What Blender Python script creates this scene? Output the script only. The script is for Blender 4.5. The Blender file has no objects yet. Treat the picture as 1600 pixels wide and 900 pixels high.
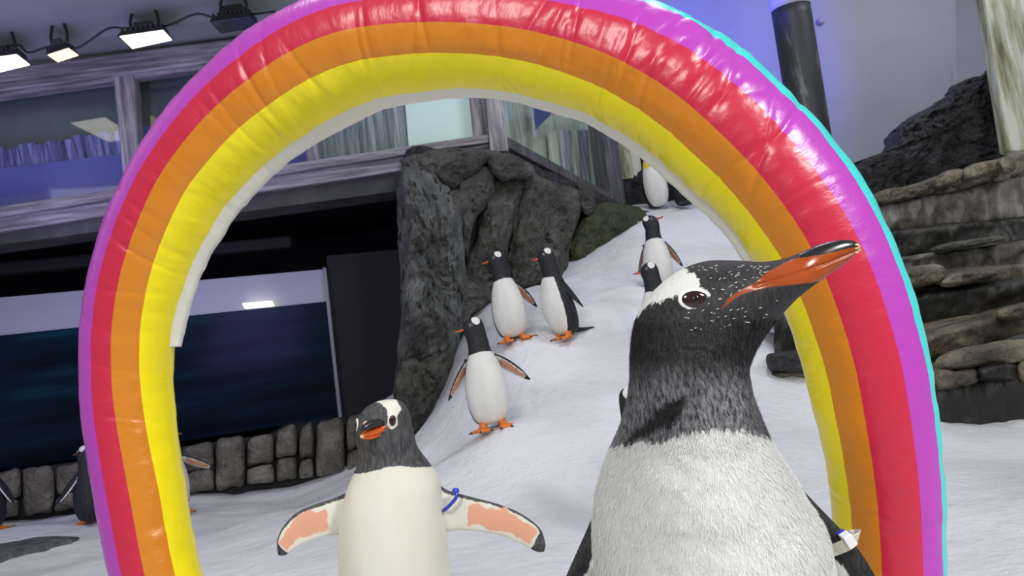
import bpy, math, random
import numpy as np
from mathutils import Matrix, Vector
random.seed(5); RNG = np.random.RandomState(7)
scene = bpy.context.scene
COL = scene.collection
# ------------------------------------------------------------ camera
FPX = 1150.0
CAMZ, PITCH, ROLL = 0.70, math.radians(5.5), math.radians(8.5)
CC = np.array([0, 0, CAMZ])
FW = np.array([0, math.cos(PITCH), math.sin(PITCH)])
_r0 = np.array([1.0, 0, 0]); _u0 = np.array([0, -math.sin(PITCH), math.cos(PITCH)])
RT = _r0 * math.cos(ROLL) - _u0 * math.sin(ROLL)
UP = _r0 * math.sin(ROLL) + _u0 * math.cos(ROLL)
def at(px, py, d):
    return CC + FW * d + RT * ((px - 800) / FPX * d) + UP * ((450 - py) / FPX * d)
def proj(P):
    v = P - CC; d = v @ FW
    return 800 + (v @ RT) / d * FPX, 450 - (v @ UP) / d * FPX, d
def ray(px, py):
    return FW + RT * ((px - 800) / FPX) + UP * ((450 - py) / FPX)
def onplane(px, py, p0, n):
    r = ray(px, py); t = ((p0 - CC) @ n) / (r @ n); return CC + r * t
cd = bpy.data.cameras.new('camera'); cam = bpy.data.objects.new('camera', cd); COL.objects.link(cam)
cam.matrix_world = Matrix(((RT[0], UP[0], -FW[0], 0), (RT[1], UP[1], -FW[1], 0), (RT[2], UP[2], -FW[2], CAMZ), (0, 0, 0, 1)))
cd.sensor_width = 36; cd.lens = FPX / 1600 * 36; cd.clip_start = 0.02
cd.dof.use_dof = True; cd.dof.focus_distance = 0.62; cd.dof.aperture_fstop = 30
scene.camera = cam
# ------------------------------------------------------------ world, lamps, exposure
w = bpy.data.worlds.new('world'); scene.world = w; w.use_nodes = True
w.node_tree.nodes['Background'].inputs[0].default_value = (0.88, 0.90, 1.0, 1)
w.node_tree.nodes['Background'].inputs[1].default_value = 0.33
def area(name, loc, tgt, size, power, col=(1, 1, 1), sy=None, spread=180):
    l = bpy.data.lights.new(name, 'AREA'); l.energy = power; l.color = col; l.size = size; l.spread = math.radians(spread)
    if sy: l.shape = 'RECTANGLE'; l.size_y = sy
    o = bpy.data.objects.new(name, l); COL.objects.link(o); o.location = loc
    o.rotation_euler = (Vector(tgt) - Vector(loc)).to_track_quat('-Z', 'Y').to_euler(); return o
area('flood_light_key', (2.4, -1.6, 2.7), (0.2, 1.2, 0.4), 0.6, 41, (1, 0.98, 0.94), spread=110)
area('flood_light_front', (-1.3, -2.8, 3.0), (0.5, 2.5, 0.0), 1.1, 24, (1, 0.99, 0.95), spread=85)
area('flood_light_over', (-1.4, 1.9, 5.2), (0.2, 2.6, 0), 0.5, 46, (1, 0.98, 0.95))
area('flood_light_slope', (1.9, 3.6, 5.4), (0.9, 6.2, 1), 1.2, 92, (0.84, 0.86, 1.0))
area('flood_light_left', (-4.6, 2.4, 3.3), (-3.4, 6.9, 0.6), 2.6, 34, (0.80, 0.80, 1.0))
area('flood_light_terrace', (4.8, 1.6, 3.6), (4.6, 6, 1.0), 1.0, 26, (1, 0.97, 0.92), spread=95)
area('flood_light_wall', (5.8, 6.6, 5.6), (5.4, 10.2, 3.2), 1.5, 70, (0.85, 0.88, 1.0))  # unseen fill added to brighten the back wall
area('violet_wash', tuple(at(-60, 420, 4.4)), tuple(at(90, 200, 7.1)), 1.4, 34, (0.36, 0.30, 1.0))
def spot(name, loc, tgt, power, col, ang=60, blend=0.9):
    l = bpy.data.lights.new(name, 'SPOT'); l.energy = power; l.color = col; l.spot_size = math.radians(ang); l.spot_blend = blend
    l.shadow_soft_size = 0.15
    o = bpy.data.objects.new(name, l); COL.objects.link(o); o.location = loc
    o.rotation_euler = (Vector(tgt) - Vector(loc)).to_track_quat('-Z', 'Y').to_euler(); return o
spot('blue_spot_wall', tuple(at(1090, -60, 7.6)), tuple(at(1130, 60, 9.9)), 560, (0.03, 0.03, 1.0), 75)
vs = scene.view_settings
vs.view_transform = 'Standard'; vs.look = 'None'; vs.exposure = 0.0; vs.gamma = 1.0; vs.use_curve_mapping = False

# ------------------------------------------------------------ helpers
def tag(o, label=None, cat=None, group=None, kind=None):
    if label: o['label'] = label
    if cat: o['category'] = cat
    if group: o['group'] = group
    if kind: o['kind'] = kind
    return o
def empty(name, loc):
    o = bpy.data.objects.new(name, None); COL.objects.link(o); o.location = tuple(loc); o.empty_display_size = 0.1
    return o
def mesh_obj(name, V, F, mats, parent=None, smooth=True, mi=None, attrs=None, origin=None):
    V = np.asarray(V, float)
    if parent is not None and origin is None: origin = np.array(parent.matrix_world.translation) if False else np.array(parent.location)
    if origin is None:
        origin = np.array([V[:, 0].mean(), V[:, 1].mean(), V[:, 2].min()])
    me = bpy.data.meshes.new(name)
    me.from_pydata((V - origin).tolist(), [], [tuple(int(i) for i in f) for f in F])
    if not isinstance(mats, (list, tuple)): mats = [mats]
    for m in mats: me.materials.append(m)
    if mi is not None: me.polygons.foreach_set('material_index', np.asarray(mi, dtype=np.int32))
    if smooth: me.polygons.foreach_set('use_smooth', np.ones(len(me.polygons), dtype=bool))
    if attrs:
        for k, a in attrs.items():
            at_ = me.attributes.new(k, 'FLOAT', 'POINT'); at_.data.foreach_set('value', np.asarray(a, dtype=np.float32))
    me.update()
    o = bpy.data.objects.new(name, me); COL.objects.link(o)
    if parent is not None: o.parent = parent
    else: o.location = tuple(origin)
    return o
def _h(ix, iy, iz, s):
    n = (ix * 374761393 + iy * 668265263 + iz * 2147483647 + s * 1274126177) & 0xffffffff
    n = ((n ^ (n >> 13)) * 1274126177) & 0xffffffff
    n = (n ^ (n >> 16)) & 0xffffffff
    return n / 4294967295.0
def vnoise(P, s=0):
    P = np.asarray(P, float); I = np.floor(P).astype(np.int64); f = P - I; f = f * f * (3 - 2 * f)
    r = 0
    for dx in (0, 1):
        for dy in (0, 1):
            for dz in (0, 1):
                wgt = (f[:, 0] if dx else 1 - f[:, 0]) * (f[:, 1] if dy else 1 - f[:, 1]) * (f[:, 2] if dz else 1 - f[:, 2])
                r = r + wgt * _h(I[:, 0] + dx, I[:, 1] + dy, I[:, 2] + dz, s)
    return r * 2 - 1
def fbm(P, o=4, s=0):
    r = 0; a = 1; P = np.asarray(P, float)
    for k in range(o): r = r + a * vnoise(P, s + k); a *= 0.5; P = P * 2.03 + 7.1
    return r
def catmull(pts, m, closed=False):
    pts = np.asarray(pts, float); n = len(pts)
    out = []
    segs = n if closed else n - 1
    for i in range(segs):
        if closed: p = [pts[(i + k) % n] for k in (-1, 0, 1, 2)]
        else: p = [pts[max(0, i - 1)], pts[i], pts[i + 1], pts[min(n - 1, i + 2)]]
        for j in range(m):
            t = j / m
            out.append(0.5 * ((2 * p[1]) + (p[2] - p[0]) * t + (2 * p[0] - 5 * p[1] + 4 * p[2] - p[3]) * t * t + (3 * p[1] - p[0] - 3 * p[2] + p[3]) * t ** 3))
    if not closed: out.append(pts[-1])
    return np.array(out)
def sdpoly(X, Y, poly):      # positive inside
    poly = np.asarray(poly, float); n = len(poly); d = np.full(X.shape, 1e9); ins = np.zeros(X.shape, bool)
    for i in range(n):
        a = poly[i]; b = poly[(i + 1) % n]; e = b - a
        wx = X - a[0]; wy = Y - a[1]; t = np.clip((wx * e[0] + wy * e[1]) / (e @ e + 1e-12), 0, 1)
        d = np.minimum(d, np.hypot(wx - e[0] * t, wy - e[1] * t))
        c = ((a[1] > Y) != (b[1] > Y))
        with np.errstate(divide='ignore', invalid='ignore'):
            ins ^= c & (X < (b[0] - a[0]) * (Y - a[1]) / (b[1] - a[1] + 1e-12) + a[0])
    return np.where(ins, d, -d)
def gridfaces(nu, nv, closed_v=False, off=0):
    F = []
    for i in range(nu - 1):
        for j in range(nv if closed_v else nv - 1):
            k = (j + 1) % nv
            F.append((off + i * nv + j, off + i * nv + k, off + (i + 1) * nv + k, off + (i + 1) * nv + j))
    return F

# ------------------------------------------------------------ materials
def newmat(name):
    m = bpy.data.materials.new(name); m.use_nodes = True
    nt = m.node_tree; return m, nt, nt.nodes['Principled BSDF']
def N(nt, t, **kw):
    n = nt.nodes.new(t)
    for k, v in kw.items():
        if k in n.inputs: n.inputs[k].default_value = v
        else: setattr(n, k, v)
    return n
def L(nt, a, b): nt.links.new(a, b)
def coords(nt, scale=(1, 1, 1), rot=(0, 0, 0), mode='Object'):
    tc = N(nt, 'ShaderNodeTexCoord'); mp = N(nt, 'ShaderNodeMapping'); mp.inputs['Scale'].default_value = scale; mp.inputs['Rotation'].default_value = rot
    L(nt, tc.outputs[mode], mp.inputs[0]); return mp.outputs[0]
def ramp(nt, fac, stops):
    r = N(nt, 'ShaderNodeValToRGB'); L(nt, fac, r.inputs[0]); e = r.color_ramp.elements
    while len(e) < len(stops): e.new(0.5)
    for x, (p, c) in zip(e, stops): x.position = p; x.color = (*c, 1)
    return r.outputs[0]
def bump(nt, b, h, strength, dist):
    n = N(nt, 'ShaderNodeBump'); n.inputs['Strength'].default_value = strength; n.inputs['Distance'].default_value = dist
    L(nt, h, n.inputs['Height']); L(nt, n.outputs[0], b.inputs['Normal']); return n
def noisy(name, stops, scale=4, detail=6, rough=0.7, bs=0.5, bd=0.01, mscale=(1, 1, 1), bscale=None, spec=0.5, mode='Object', metal=0):
    m, nt, b = newmat(name); c = coords(nt, mscale, mode=mode)
    n = N(nt, 'ShaderNodeTexNoise'); n.inputs['Scale'].default_value = scale; n.inputs['Detail'].default_value = detail; n.inputs['Roughness'].default_value = 0.6
    L(nt, c, n.inputs['Vector']); L(nt, ramp(nt, n.outputs[0], stops), b.inputs['Base Color'])
    b.inputs['Roughness'].default_value = rough; b.inputs['Specular IOR Level'].default_value = spec; b.inputs['Metallic'].default_value = metal
    if bs:
        n2 = N(nt, 'ShaderNodeTexNoise'); n2.inputs['Scale'].default_value = bscale or scale * 4; n2.inputs['Detail'].default_value = 8
        L(nt, c, n2.inputs['Vector']); bump(nt, b, n2.outputs[0], bs, bd)
    return m
def plain(name, col, rough=0.5, spec=0.5, emit=0, metal=0):
    m, nt, b = newmat(name); b.inputs['Base Color'].default_value = (*col, 1); b.inputs['Roughness'].default_value = rough
    b.inputs['Specular IOR Level'].default_value = spec; b.inputs['Metallic'].default_value = metal
    if emit: b.inputs['Emission Color'].default_value = (*col, 1); b.inputs['Emission Strength'].default_value = emit
    return m
M = {}
# snow
m, nt, b = newmat('snow'); c = coords(nt)
n1 = N(nt, 'ShaderNodeTexNoise', Scale=1.3, Detail=6.0); L(nt, c, n1.inputs['Vector'])
L(nt, ramp(nt, n1.outputs[0], [(0.3, (0.66, 0.67, 0.69)), (0.6, (0.84, 0.85, 0.87))]), b.inputs['Base Color'])
n2 = N(nt, 'ShaderNodeTexNoise', Scale=9.0, Detail=9.0, Roughness=0.65); L(nt, c, n2.inputs['Vector'])
bump(nt, b, n2.outputs[0], 0.8, 0.05); b.inputs['Roughness'].default_value = 0.75; b.inputs['Specular IOR Level'].default_value = 0.3
M['snow'] = m
M['rock'] = noisy('grey_rock', [(0.3, (0.025, 0.026, 0.021)), (0.5, (0.065, 0.065, 0.052)), (0.75, (0.16, 0.16, 0.14))], 3.5, 9, 0.62, 1.0, 0.09)
M['rock_column'] = noisy('pale_grey_rock', [(0.3, (0.04, 0.042, 0.04)), (0.5, (0.105, 0.108, 0.10)), (0.75, (0.24, 0.245, 0.235))], 4, 9, 0.6, 1.0, 0.09)
M['rock_moss'] = noisy('mossy_rock', [(0.3, (0.014, 0.017, 0.010)), (0.5, (0.05, 0.062, 0.018)), (0.75, (0.10, 0.10, 0.075))], 4, 9, 0.7, 1.0, 0.09)
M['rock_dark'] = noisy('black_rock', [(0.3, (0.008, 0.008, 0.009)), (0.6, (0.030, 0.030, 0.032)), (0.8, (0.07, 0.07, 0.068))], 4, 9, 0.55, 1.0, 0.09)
M['ledge_brown'] = noisy('brown_ledge_rock', [(0.28, (0.03, 0.026, 0.018)), (0.5, (0.11, 0.092, 0.058)), (0.72, (0.30, 0.26, 0.185))], 3, 9, 0.6, 1.0, 0.09, (1, 1, 0.6))
M['ledge_streak'] = noisy('streaked_ledge_rock', [(0.28, (0.025, 0.024, 0.022)), (0.5, (0.11, 0.10, 0.075)), (0.74, (0.33, 0.33, 0.31))], 3.2, 9, 0.55, 0.8, 0.02, (3, 3, 0.5))
M['ledge_dark'] = noisy('dark_ledge_rock', [(0.35, (0.006, 0.006, 0.005)), (0.62, (0.018, 0.017, 0.013)), (0.85, (0.12, 0.11, 0.09))], 3, 9, 0.5, 0.8, 0.02, (2, 2, 0.7))
M['wall_stone'] = noisy('low_wall_stone', [(0.25, (0.05, 0.045, 0.033)), (0.5, (0.13, 0.118, 0.088)), (0.8, (0.30, 0.28, 0.22))], 5, 9, 0.7, 1.0, 0.05)
M['mortar'] = plain('dark_mortar', (0.02, 0.02, 0.018), 0.9)
M['wood'] = noisy('weathered_wood', [(0.3, (0.10, 0.09, 0.095)), (0.5, (0.24, 0.22, 0.235)), (0.7, (0.46, 0.44, 0.46))], 3, 8, 0.6, 0.5, 0.01, (0.5, 4, 10))
M['wood_post'] = noisy('weathered_post_wood', [(0.3, (0.09, 0.085, 0.09)), (0.5, (0.22, 0.21, 0.22)), (0.7, (0.48, 0.47, 0.48))], 3, 8, 0.6, 0.5, 0.01, (9, 6, 0.6))
M['wood_dark'] = noisy('dark_post_wood', [(0.3, (0.035, 0.035, 0.038)), (0.55, (0.085, 0.085, 0.09)), (0.75, (0.2, 0.2, 0.21))], 3, 8, 0.6, 0.5, 0.01, (9, 6, 0.6))
M['concrete'] = noisy('grey_fascia_concrete', [(0.3, (0.035, 0.035, 0.036)), (0.55, (0.065, 0.065, 0.066)), (0.78, (0.14, 0.14, 0.13))], 2.5, 9, 0.8, 0.3, 0.01)
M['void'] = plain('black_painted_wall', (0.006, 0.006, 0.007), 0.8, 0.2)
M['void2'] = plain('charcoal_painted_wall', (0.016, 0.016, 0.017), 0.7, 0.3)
M['ceiling'] = noisy('grey_painted_ceiling', [(0.3, (0.30, 0.33, 0.30)), (0.7, (0.38, 0.41, 0.38))], 1.2, 4, 0.7, 0.1, 0.01)
M['backwall'] = noisy('lavender_grey_wall', [(0.3, (0.27, 0.28, 0.33)), (0.7, (0.32, 0.33, 0.38))], 0.7, 4, 0.6, 0.05, 0.01)
M['panel_streak'] = noisy('streaked_blue_board', [(0.36, (0.06, 0.06, 0.16)), (0.48, (0.17, 0.17, 0.42)), (0.62, (0.36, 0.37, 0.72))], 3, 6, 0.6, 0.3, 0.01, (6, 6, 0.35))  # blue of the streaks carries the purple light falling on the planks
M['panel_blue'] = noisy('violet_painted_board', [(0.3, (0.10, 0.10, 0.42)), (0.7, (0.16, 0.17, 0.55))], 1.5, 5, 0.6, 0.05, 0.01)  # violet light on the boards is mixed into this colour
M['panel_grey'] = noisy('streaked_grey_board', [(0.36, (0.16, 0.17, 0.17)), (0.5, (0.30, 0.32, 0.32)), (0.64, (0.56, 0.60, 0.58))], 3, 6, 0.6, 0.3, 0.01, (6, 6, 0.3))
M['panel_mint'] = noisy('pale_mint_board', [(0.3, (0.66, 0.78, 0.74)), (0.7, (0.74, 0.84, 0.80))], 1, 3, 0.6, 0, 0.01)
M['panel_mint'].node_tree.nodes['Principled BSDF'].inputs['Emission Color'].default_value = (0.66, 0.80, 0.74, 1); M['panel_mint'].node_tree.nodes['Principled BSDF'].inputs['Emission Strength'].default_value = 0.28  # added glow lifts the brightness of the mint board
M['panel_olive'] = noisy('pale_olive_board', [(0.34, (0.34, 0.40, 0.27)), (0.5, (0.52, 0.58, 0.42)), (0.66, (0.72, 0.80, 0.68))], 3, 6, 0.6, 0.2, 0.01, (5, 5, 0.4))
M['board_stain'] = noisy('stained_cream_board', [(0.34, (0.11, 0.105, 0.055)), (0.48, (0.34, 0.34, 0.22)), (0.6, (0.58, 0.60, 0.50))], 2.6, 8, 0.6, 0.3, 0.01, (4, 4, 0.45))
M['gallery'] = noisy('grey_green_gallery_wall', [(0.3, (0.17, 0.20, 0.195)), (0.7, (0.25, 0.285, 0.275))], 1.1, 4, 0.7, 0)
M['tank_white'] = noisy('pale_tank_wall', [(0.3, (0.36, 0.37, 0.42)), (0.7, (0.44, 0.45, 0.50))], 1, 3, 0.5, 0, 0.01)
m, nt, b = newmat('dark_tank_water'); c = coords(nt, (0.35, 1, 3.2))
n1 = N(nt, 'ShaderNodeTexNoise', Scale=1.6, Detail=3.0); L(nt, c, n1.inputs['Vector'])
L(nt, ramp(nt, n1.outputs[0], [(0.4, (0.0015, 0.006, 0.013)), (0.62, (0.003, 0.016, 0.030)), (0.80, (0.006, 0.05, 0.075))]), b.inputs['Base Color'])
b.inputs['Roughness'].default_value = 0.2; b.inputs['Specular IOR Level'].default_value = 0.08
M['water'] = m
M['white_frame'] = plain('pale_frame_strip', (0.25, 0.26, 0.28), 0.5)
M['black_metal'] = plain('black_lamp_metal', (0.012, 0.012, 0.013), 0.45)
M['black_rubber'] = plain('black_cable_rubber', (0.01, 0.01, 0.011), 0.5)
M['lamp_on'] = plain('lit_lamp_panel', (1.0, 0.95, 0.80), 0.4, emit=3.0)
M['lamp_warm'] = plain('lit_warm_lamp_panel', (1.0, 0.82, 0.50), 0.4, emit=1.4)
M['lamp_off'] = plain('unlit_lamp_glass', (0.03, 0.032, 0.034), 0.25)
M['pole_black'] = noisy('black_pole_paint', [(0.40, (0.020, 0.022, 0.024)), (0.60, (0.032, 0.035, 0.038)), (0.68, (0.17, 0.17, 0.18)), (0.8, (0.25, 0.25, 0.26))], 1.6, 7, 0.5, 0.2, 0.01, (3.5, 3.5, 0.8))
M['pole_white'] = noisy('white_pole_paint', [(0.3, (0.45, 0.45, 0.45)), (0.7, (0.62, 0.62, 0.62))], 3, 4, 0.5, 0, 0.01)
M['flag_blue'] = plain('navy_pennant_cloth', (0.03, 0.05, 0.22), 0.7)
m, nt, b = newmat('gallery_glass')       # thin glass: clear with a fresnel gloss
nt.nodes.remove(b); out = nt.nodes['Material Output']
tr = N(nt, 'ShaderNodeBsdfTransparent'); tr.inputs[0].default_value = (0.93, 0.96, 0.96, 1)
gl = N(nt, 'ShaderNodeBsdfGlossy'); gl.inputs['Roughness'].default_value = 0.05
mx = N(nt, 'ShaderNodeMixShader'); mx.inputs[0].default_value = 0.05
L(nt, tr.outputs[0], mx.inputs[1]); L(nt, gl.outputs[0], mx.inputs[2]); L(nt, mx.outputs[0], out.inputs[0])
M['glass'] = m
def vinyl(name, col, rough=0.32):
    m, nt, b = newmat(name); c = coords(nt)
    b.inputs['Base Color'].default_value = (*col, 1); b.inputs['Roughness'].default_value = rough; b.inputs['Specular IOR Level'].default_value = 0.55
    at_ = N(nt, 'ShaderNodeAttribute'); at_.attribute_name = 'along'; ap = N(nt, 'ShaderNodeAttribute'); ap.attribute_name = 'around'
    cb = N(nt, 'ShaderNodeCombineXYZ'); L(nt, at_.outputs['Fac'], cb.inputs[0]); L(nt, ap.outputs['Fac'], cb.inputs[1])
    n = N(nt, 'ShaderNodeTexNoise', Scale=1.0, Detail=4.0, Roughness=0.5); L(nt, cb.outputs[0], n.inputs['Vector'])
    n2 = N(nt, 'ShaderNodeTexNoise', Scale=26.0, Detail=3.0); L(nt, c, n2.inputs['Vector'])
    ad = N(nt, 'ShaderNodeMath', operation='MULTIPLY_ADD'); L(nt, n2.outputs[0], ad.inputs[0]); ad.inputs[1].default_value = 0.35; L(nt, n.outputs[0], ad.inputs[2])
    bump(nt, b, ad.outputs[0], 0.35, 0.007)
    return m
VIN = {'turquoise': vinyl('turquoise_vinyl', (0.04, 0.62, 0.60)), 'purple': vinyl('purple_vinyl', (0.42, 0.045, 0.42)),
       'red': vinyl('red_vinyl', (0.52, 0.016, 0.05)), 'orange': vinyl('orange_vinyl', (0.60, 0.20, 0.006)),
       'yellow': vinyl('yellow_vinyl', (0.86, 0.73, 0.0)), 'white': vinyl('white_vinyl', (0.74, 0.73, 0.66), 0.4)}

def feather(name, dark=(0.018, 0.018, 0.02), white=(0.78, 0.77, 0.72), pink=(0.58, 0.27, 0.17), orange=(0.62, 0.11, 0.012),
            amp=0.004, nscale=160, bs=0.35, bd=0.002, flecks=False, grey=0.0, pamp=0.026):
    m, nt, b = newmat(name); c = coords(nt, (1, 1, 0.30))
    nz = N(nt, 'ShaderNodeTexNoise', Scale=float(nscale), Detail=4.0, Roughness=0.65); L(nt, c, nz.inputs['Vector'])
    def attr(nm):
        a = N(nt, 'ShaderNodeAttribute'); a.attribute_name = nm; return a.outputs['Fac']
    def mask(nm, k=1.0, soft=0.0006):
        s = N(nt, 'ShaderNodeMath', operation='SUBTRACT'); L(nt, nz.outputs[0], s.inputs[0]); s.inputs[1].default_value = 0.5
        ma = N(nt, 'ShaderNodeMath', operation='MULTIPLY_ADD'); L(nt, s.outputs[0], ma.inputs[0]); ma.inputs[1].default_value = amp * k * 4; L(nt, attr(nm), ma.inputs[2])
        mr = N(nt, 'ShaderNodeMapRange'); mr.inputs['From Min'].default_value = -soft; mr.inputs['From Max'].default_value = soft
        L(nt, ma.outputs[0], mr.inputs['Value']); return mr.outputs[0]
    def mix(f, a, bb):
        x = N(nt, 'ShaderNodeMix'); x.data_type = 'RGBA'; L(nt, f, x.inputs[0])
        for v, s in ((a, 6), (bb, 7)):
            if isinstance(v, tuple): x.inputs[s].default_value = (*v, 1)
            else: L(nt, v, x.inputs[s])
        return x.outputs[2]
    n3 = N(nt, 'ShaderNodeTexNoise', Scale=float(nscale * 2.2), Detail=3.0); L(nt, c, n3.inputs['Vector'])
    n4 = N(nt, 'ShaderNodeTexNoise', Scale=11.0, Detail=3.0); L(nt, c, n4.inputs['Vector'])
    dk = ramp(nt, n3.outputs[0], [(0.38, dark), (0.68, tuple(x * 2.2 + 0.012 for x in dark))])
    if grey:
        g2 = ramp(nt, n3.outputs[0], [(0.34, (0.03, 0.03, 0.035)), (0.66, (grey, grey, grey * 1.06))])
        ga = N(nt, 'ShaderNodeMath', operation='MULTIPLY', use_clamp=True); L(nt, attr('ag'), ga.inputs[0])
        gr = N(nt, 'ShaderNodeMapRange'); gr.inputs['From Min'].default_value = 0.35; gr.inputs['From Max'].default_value = 0.62; L(nt, n4.outputs[0], gr.inputs['Value']); L(nt, gr.outputs[0], ga.inputs[1])
        dk = mix(ga.outputs[0], dk, g2)
    wh = ramp(nt, n4.outputs[0], [(0.35, tuple(x * 0.88 for x in white)), (0.65, white)])
    col = mix(mask('aw'), dk, wh)
    if flecks:
        vo = N(nt, 'ShaderNodeTexNoise', Scale=150.0, Detail=1.0)
        c2 = coords(nt, (0.3, 1, 1), (0, 0.35, 0)); L(nt, c2, vo.inputs['Vector'])
        fm = N(nt, 'ShaderNodeMapRange'); fm.inputs['From Min'].default_value = 0.735; fm.inputs['From Max'].default_value = 0.76; L(nt, vo.outputs[0], fm.inputs['Value'])
        fa = N(nt, 'ShaderNodeMath', operation='MULTIPLY', use_clamp=True); L(nt, fm.outputs[0], fa.inputs[0]); L(nt, attr('af'), fa.inputs[1])
        col = mix(fa.outputs[0], col, (0.7, 0.7, 0.72))
    pm = N(nt, 'ShaderNodeMath', operation='MULTIPLY_ADD'); sb = N(nt, 'ShaderNodeMath', operation='SUBTRACT'); n5 = N(nt, 'ShaderNodeTexNoise', Scale=38.0, Detail=4.0); L(nt, coords(nt), n5.inputs['Vector'])
    L(nt, n5.outputs[0], sb.inputs[0]); sb.inputs[1].default_value = 0.50; L(nt, sb.outputs[0], pm.inputs[0]); pm.inputs[1].default_value = pamp; L(nt, attr('ap'), pm.inputs[2])
    pr2 = N(nt, 'ShaderNodeMapRange'); pr2.inputs['From Min'].default_value = -.001; pr2.inputs['From Max'].default_value = .002; L(nt, pm.outputs[0], pr2.inputs['Value'])
    col = mix(pr2.outputs[0], col, pink)
    mo = mask('ao', 0.1)
    on = ramp(nt, n4.outputs[0], [(0.3, tuple(x * 0.6 for x in orange)), (0.7, tuple(x * 1.15 for x in orange))])
    col = mix(mo, col, on)
    L(nt, col, b.inputs['Base Color'])
    rr = N(nt, 'ShaderNodeMapRange'); rr.inputs['To Min'].default_value = 0.62; rr.inputs['To Max'].default_value = 0.22; L(nt, mo, rr.inputs['Value']); L(nt, rr.outputs[0], b.inputs['Roughness'])
    b.inputs['Specular IOR Level'].default_value = 0.35
    iv = N(nt, 'ShaderNodeMapRange'); iv.inputs['To Min'].default_value = bs; iv.inputs['To Max'].default_value = 0.05; L(nt, mo, iv.inputs['Value'])
    bb = bump(nt, b, nz.outputs[0], bs, bd); L(nt, iv.outputs[0], bb.inputs['Strength'])
    return m
FE_FAR = feather('penguin_feathers', amp=0.0022, nscale=60, bs=0.25, bd=0.004, dark=(0.008, 0.0085, 0.011))
FE_KING = feather('king_penguin_feathers', amp=0.0022, nscale=60, bs=0.25, bd=0.004, dark=(0.008, 0.0085, 0.011), pink=(0.80, 0.55, 0.03), pamp=0.01)
FE_SECOND = feather('penguin_feathers_cream', amp=0.0016, nscale=110, bs=0.3, bd=0.002, white=(0.71, 0.695, 0.615), dark=(0.032, 0.032, 0.036), pink=(0.66, 0.33, 0.22), grey=0.10)
FE_HERO = feather('penguin_feathers_close', amp=0.0022, nscale=220, bs=0.5, bd=0.0014, white=(0.68, 0.69, 0.66), dark=(0.007, 0.007, 0.008),
                  pink=(0.40, 0.38, 0.36), orange=(0.36, 0.062, 0.008), flecks=False, grey=0.30)
M['eye'] = plain('dark_brown_eye', (0.02, 0.004, 0.003), 0.06, 0.8)
M['eye_ring'] = plain('white_eyelid', (0.8, 0.8, 0.78), 0.5)
M['pupil'] = plain('black_pupil', (0.001, 0.001, 0.001), 0.05, 0.8)
M['horn_black'] = plain('black_bill_horn', (0.012, 0.011, 0.012), 0.2, 0.6)
M['horn_tip'] = plain('cream_bill_tip', (0.62, 0.46, 0.28), 0.25, 0.6)
M['horn_orange'] = noisy('orange_bill_horn', [(0.3, (0.55, 0.07, 0.008)), (0.7, (0.80, 0.16, 0.03))], 30, 3, 0.28, 0, 0.01)
M['foot'] = noisy('orange_foot_skin', [(0.3, (0.62, 0.13, 0.01)), (0.7, (0.85, 0.26, 0.03))], 40, 3, 0.5, 0.3, 0.003)
M['claw'] = plain('dark_claw', (0.03, 0.02, 0.015), 0.4)
M['band_clear'] = plain('cream_plastic_band', (0.55, 0.52, 0.40), 0.3)
M['band_white'] = plain('white_plastic_tag', (0.8, 0.8, 0.85), 0.3)
M['band_blue'] = plain('blue_plastic_band', (0.02, 0.04, 0.45), 0.3)

# ------------------------------------------------------------ snow floor
ctrl = []
for x in np.arange(-6, 6.1, 1.5):
    for y in (-1.5, 0, 1.2, 2.4): ctrl.append((x, y, 0.0))
PIX = [(0, 812, 6.7), (150, 795, 6.7), (300, 765, 6.7), (560, 722, 6.7), (640, 682, 6.3), (690, 625, 6.2), (718, 560, 6.35), (738, 492, 6.7),
       (850, 445, 7.3), (1000, 338, 8.5), (1100, 322, 8.9), (1180, 330, 9.0), (770, 676, 4.2), (805, 536, 5.3), (885, 536, 5.25), (1022, 452, 6.3), (1000, 600, 4.6),
       (1090, 470, 6.2), (1200, 500, 6.3), (1235, 560, 5.1), (1215, 620, 4.4), (1240, 700, 3.5), (1540, 684, 3.9), (1640, 676, 3.9), (1400, 660, 4.0), (700, 720, 4.6),
       (900, 790, 3.2), (300, 840, 5.0), (60, 880, 4.4), (500, 800, 4.2)]
for p in PIX: ctrl.append(tuple(at(*p)))
a0 = at(0, 812, 6.7); ctrl += [(-9, 6.5, a0[2]), (-9, 9, a0[2]), (-4, 9, a0[2]), (-9, 3, 0.0), (9, 0, 0), (9, 4, 0.1), (8, 8, 1.2), (4, 11, 2.6), (0, 11, 2.4)]
ctrl = np.array(ctrl); cx = ctrl[:, :2]
def tps(r): return r * r * np.log(r + 1e-9)
D = np.linalg.norm(cx[:, None] - cx[None], axis=2); nC = len(cx)
A = np.zeros((nC + 3, nC + 3)); A[:nC, :nC] = tps(D) + np.eye(nC) * 0.02; Pm = np.c_[np.ones(nC), cx]; A[:nC, nC:] = Pm; A[nC:, :nC] = Pm.T
sol = np.linalg.solve(A, np.r_[ctrl[:, 2], 0, 0, 0])
def ground(x, y):
    q = np.c_[np.ravel(x), np.ravel(y)]
    r = np.linalg.norm(q[:, None] - cx[None], axis=2)
    z = tps(r) @ sol[:nC] + np.c_[np.ones(len(q)), q] @ sol[nC:]
    q3 = np.c_[q, np.zeros(len(q))]
    far = np.clip((q[:, 1] - 2) / 3, 0.15, 1)
    z = z + far * (0.045 * fbm(q3 * 0.9, 3, 3) + 0.016 * fbm(q3 * 4.0 * np.array([1, 1, 1]), 3, 9))
    return z
xs = np.linspace(-9.5, 9, 300); ys = np.concatenate([np.linspace(-1.5, 6, 190), np.linspace(6.04, 11.5, 120)])
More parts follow.
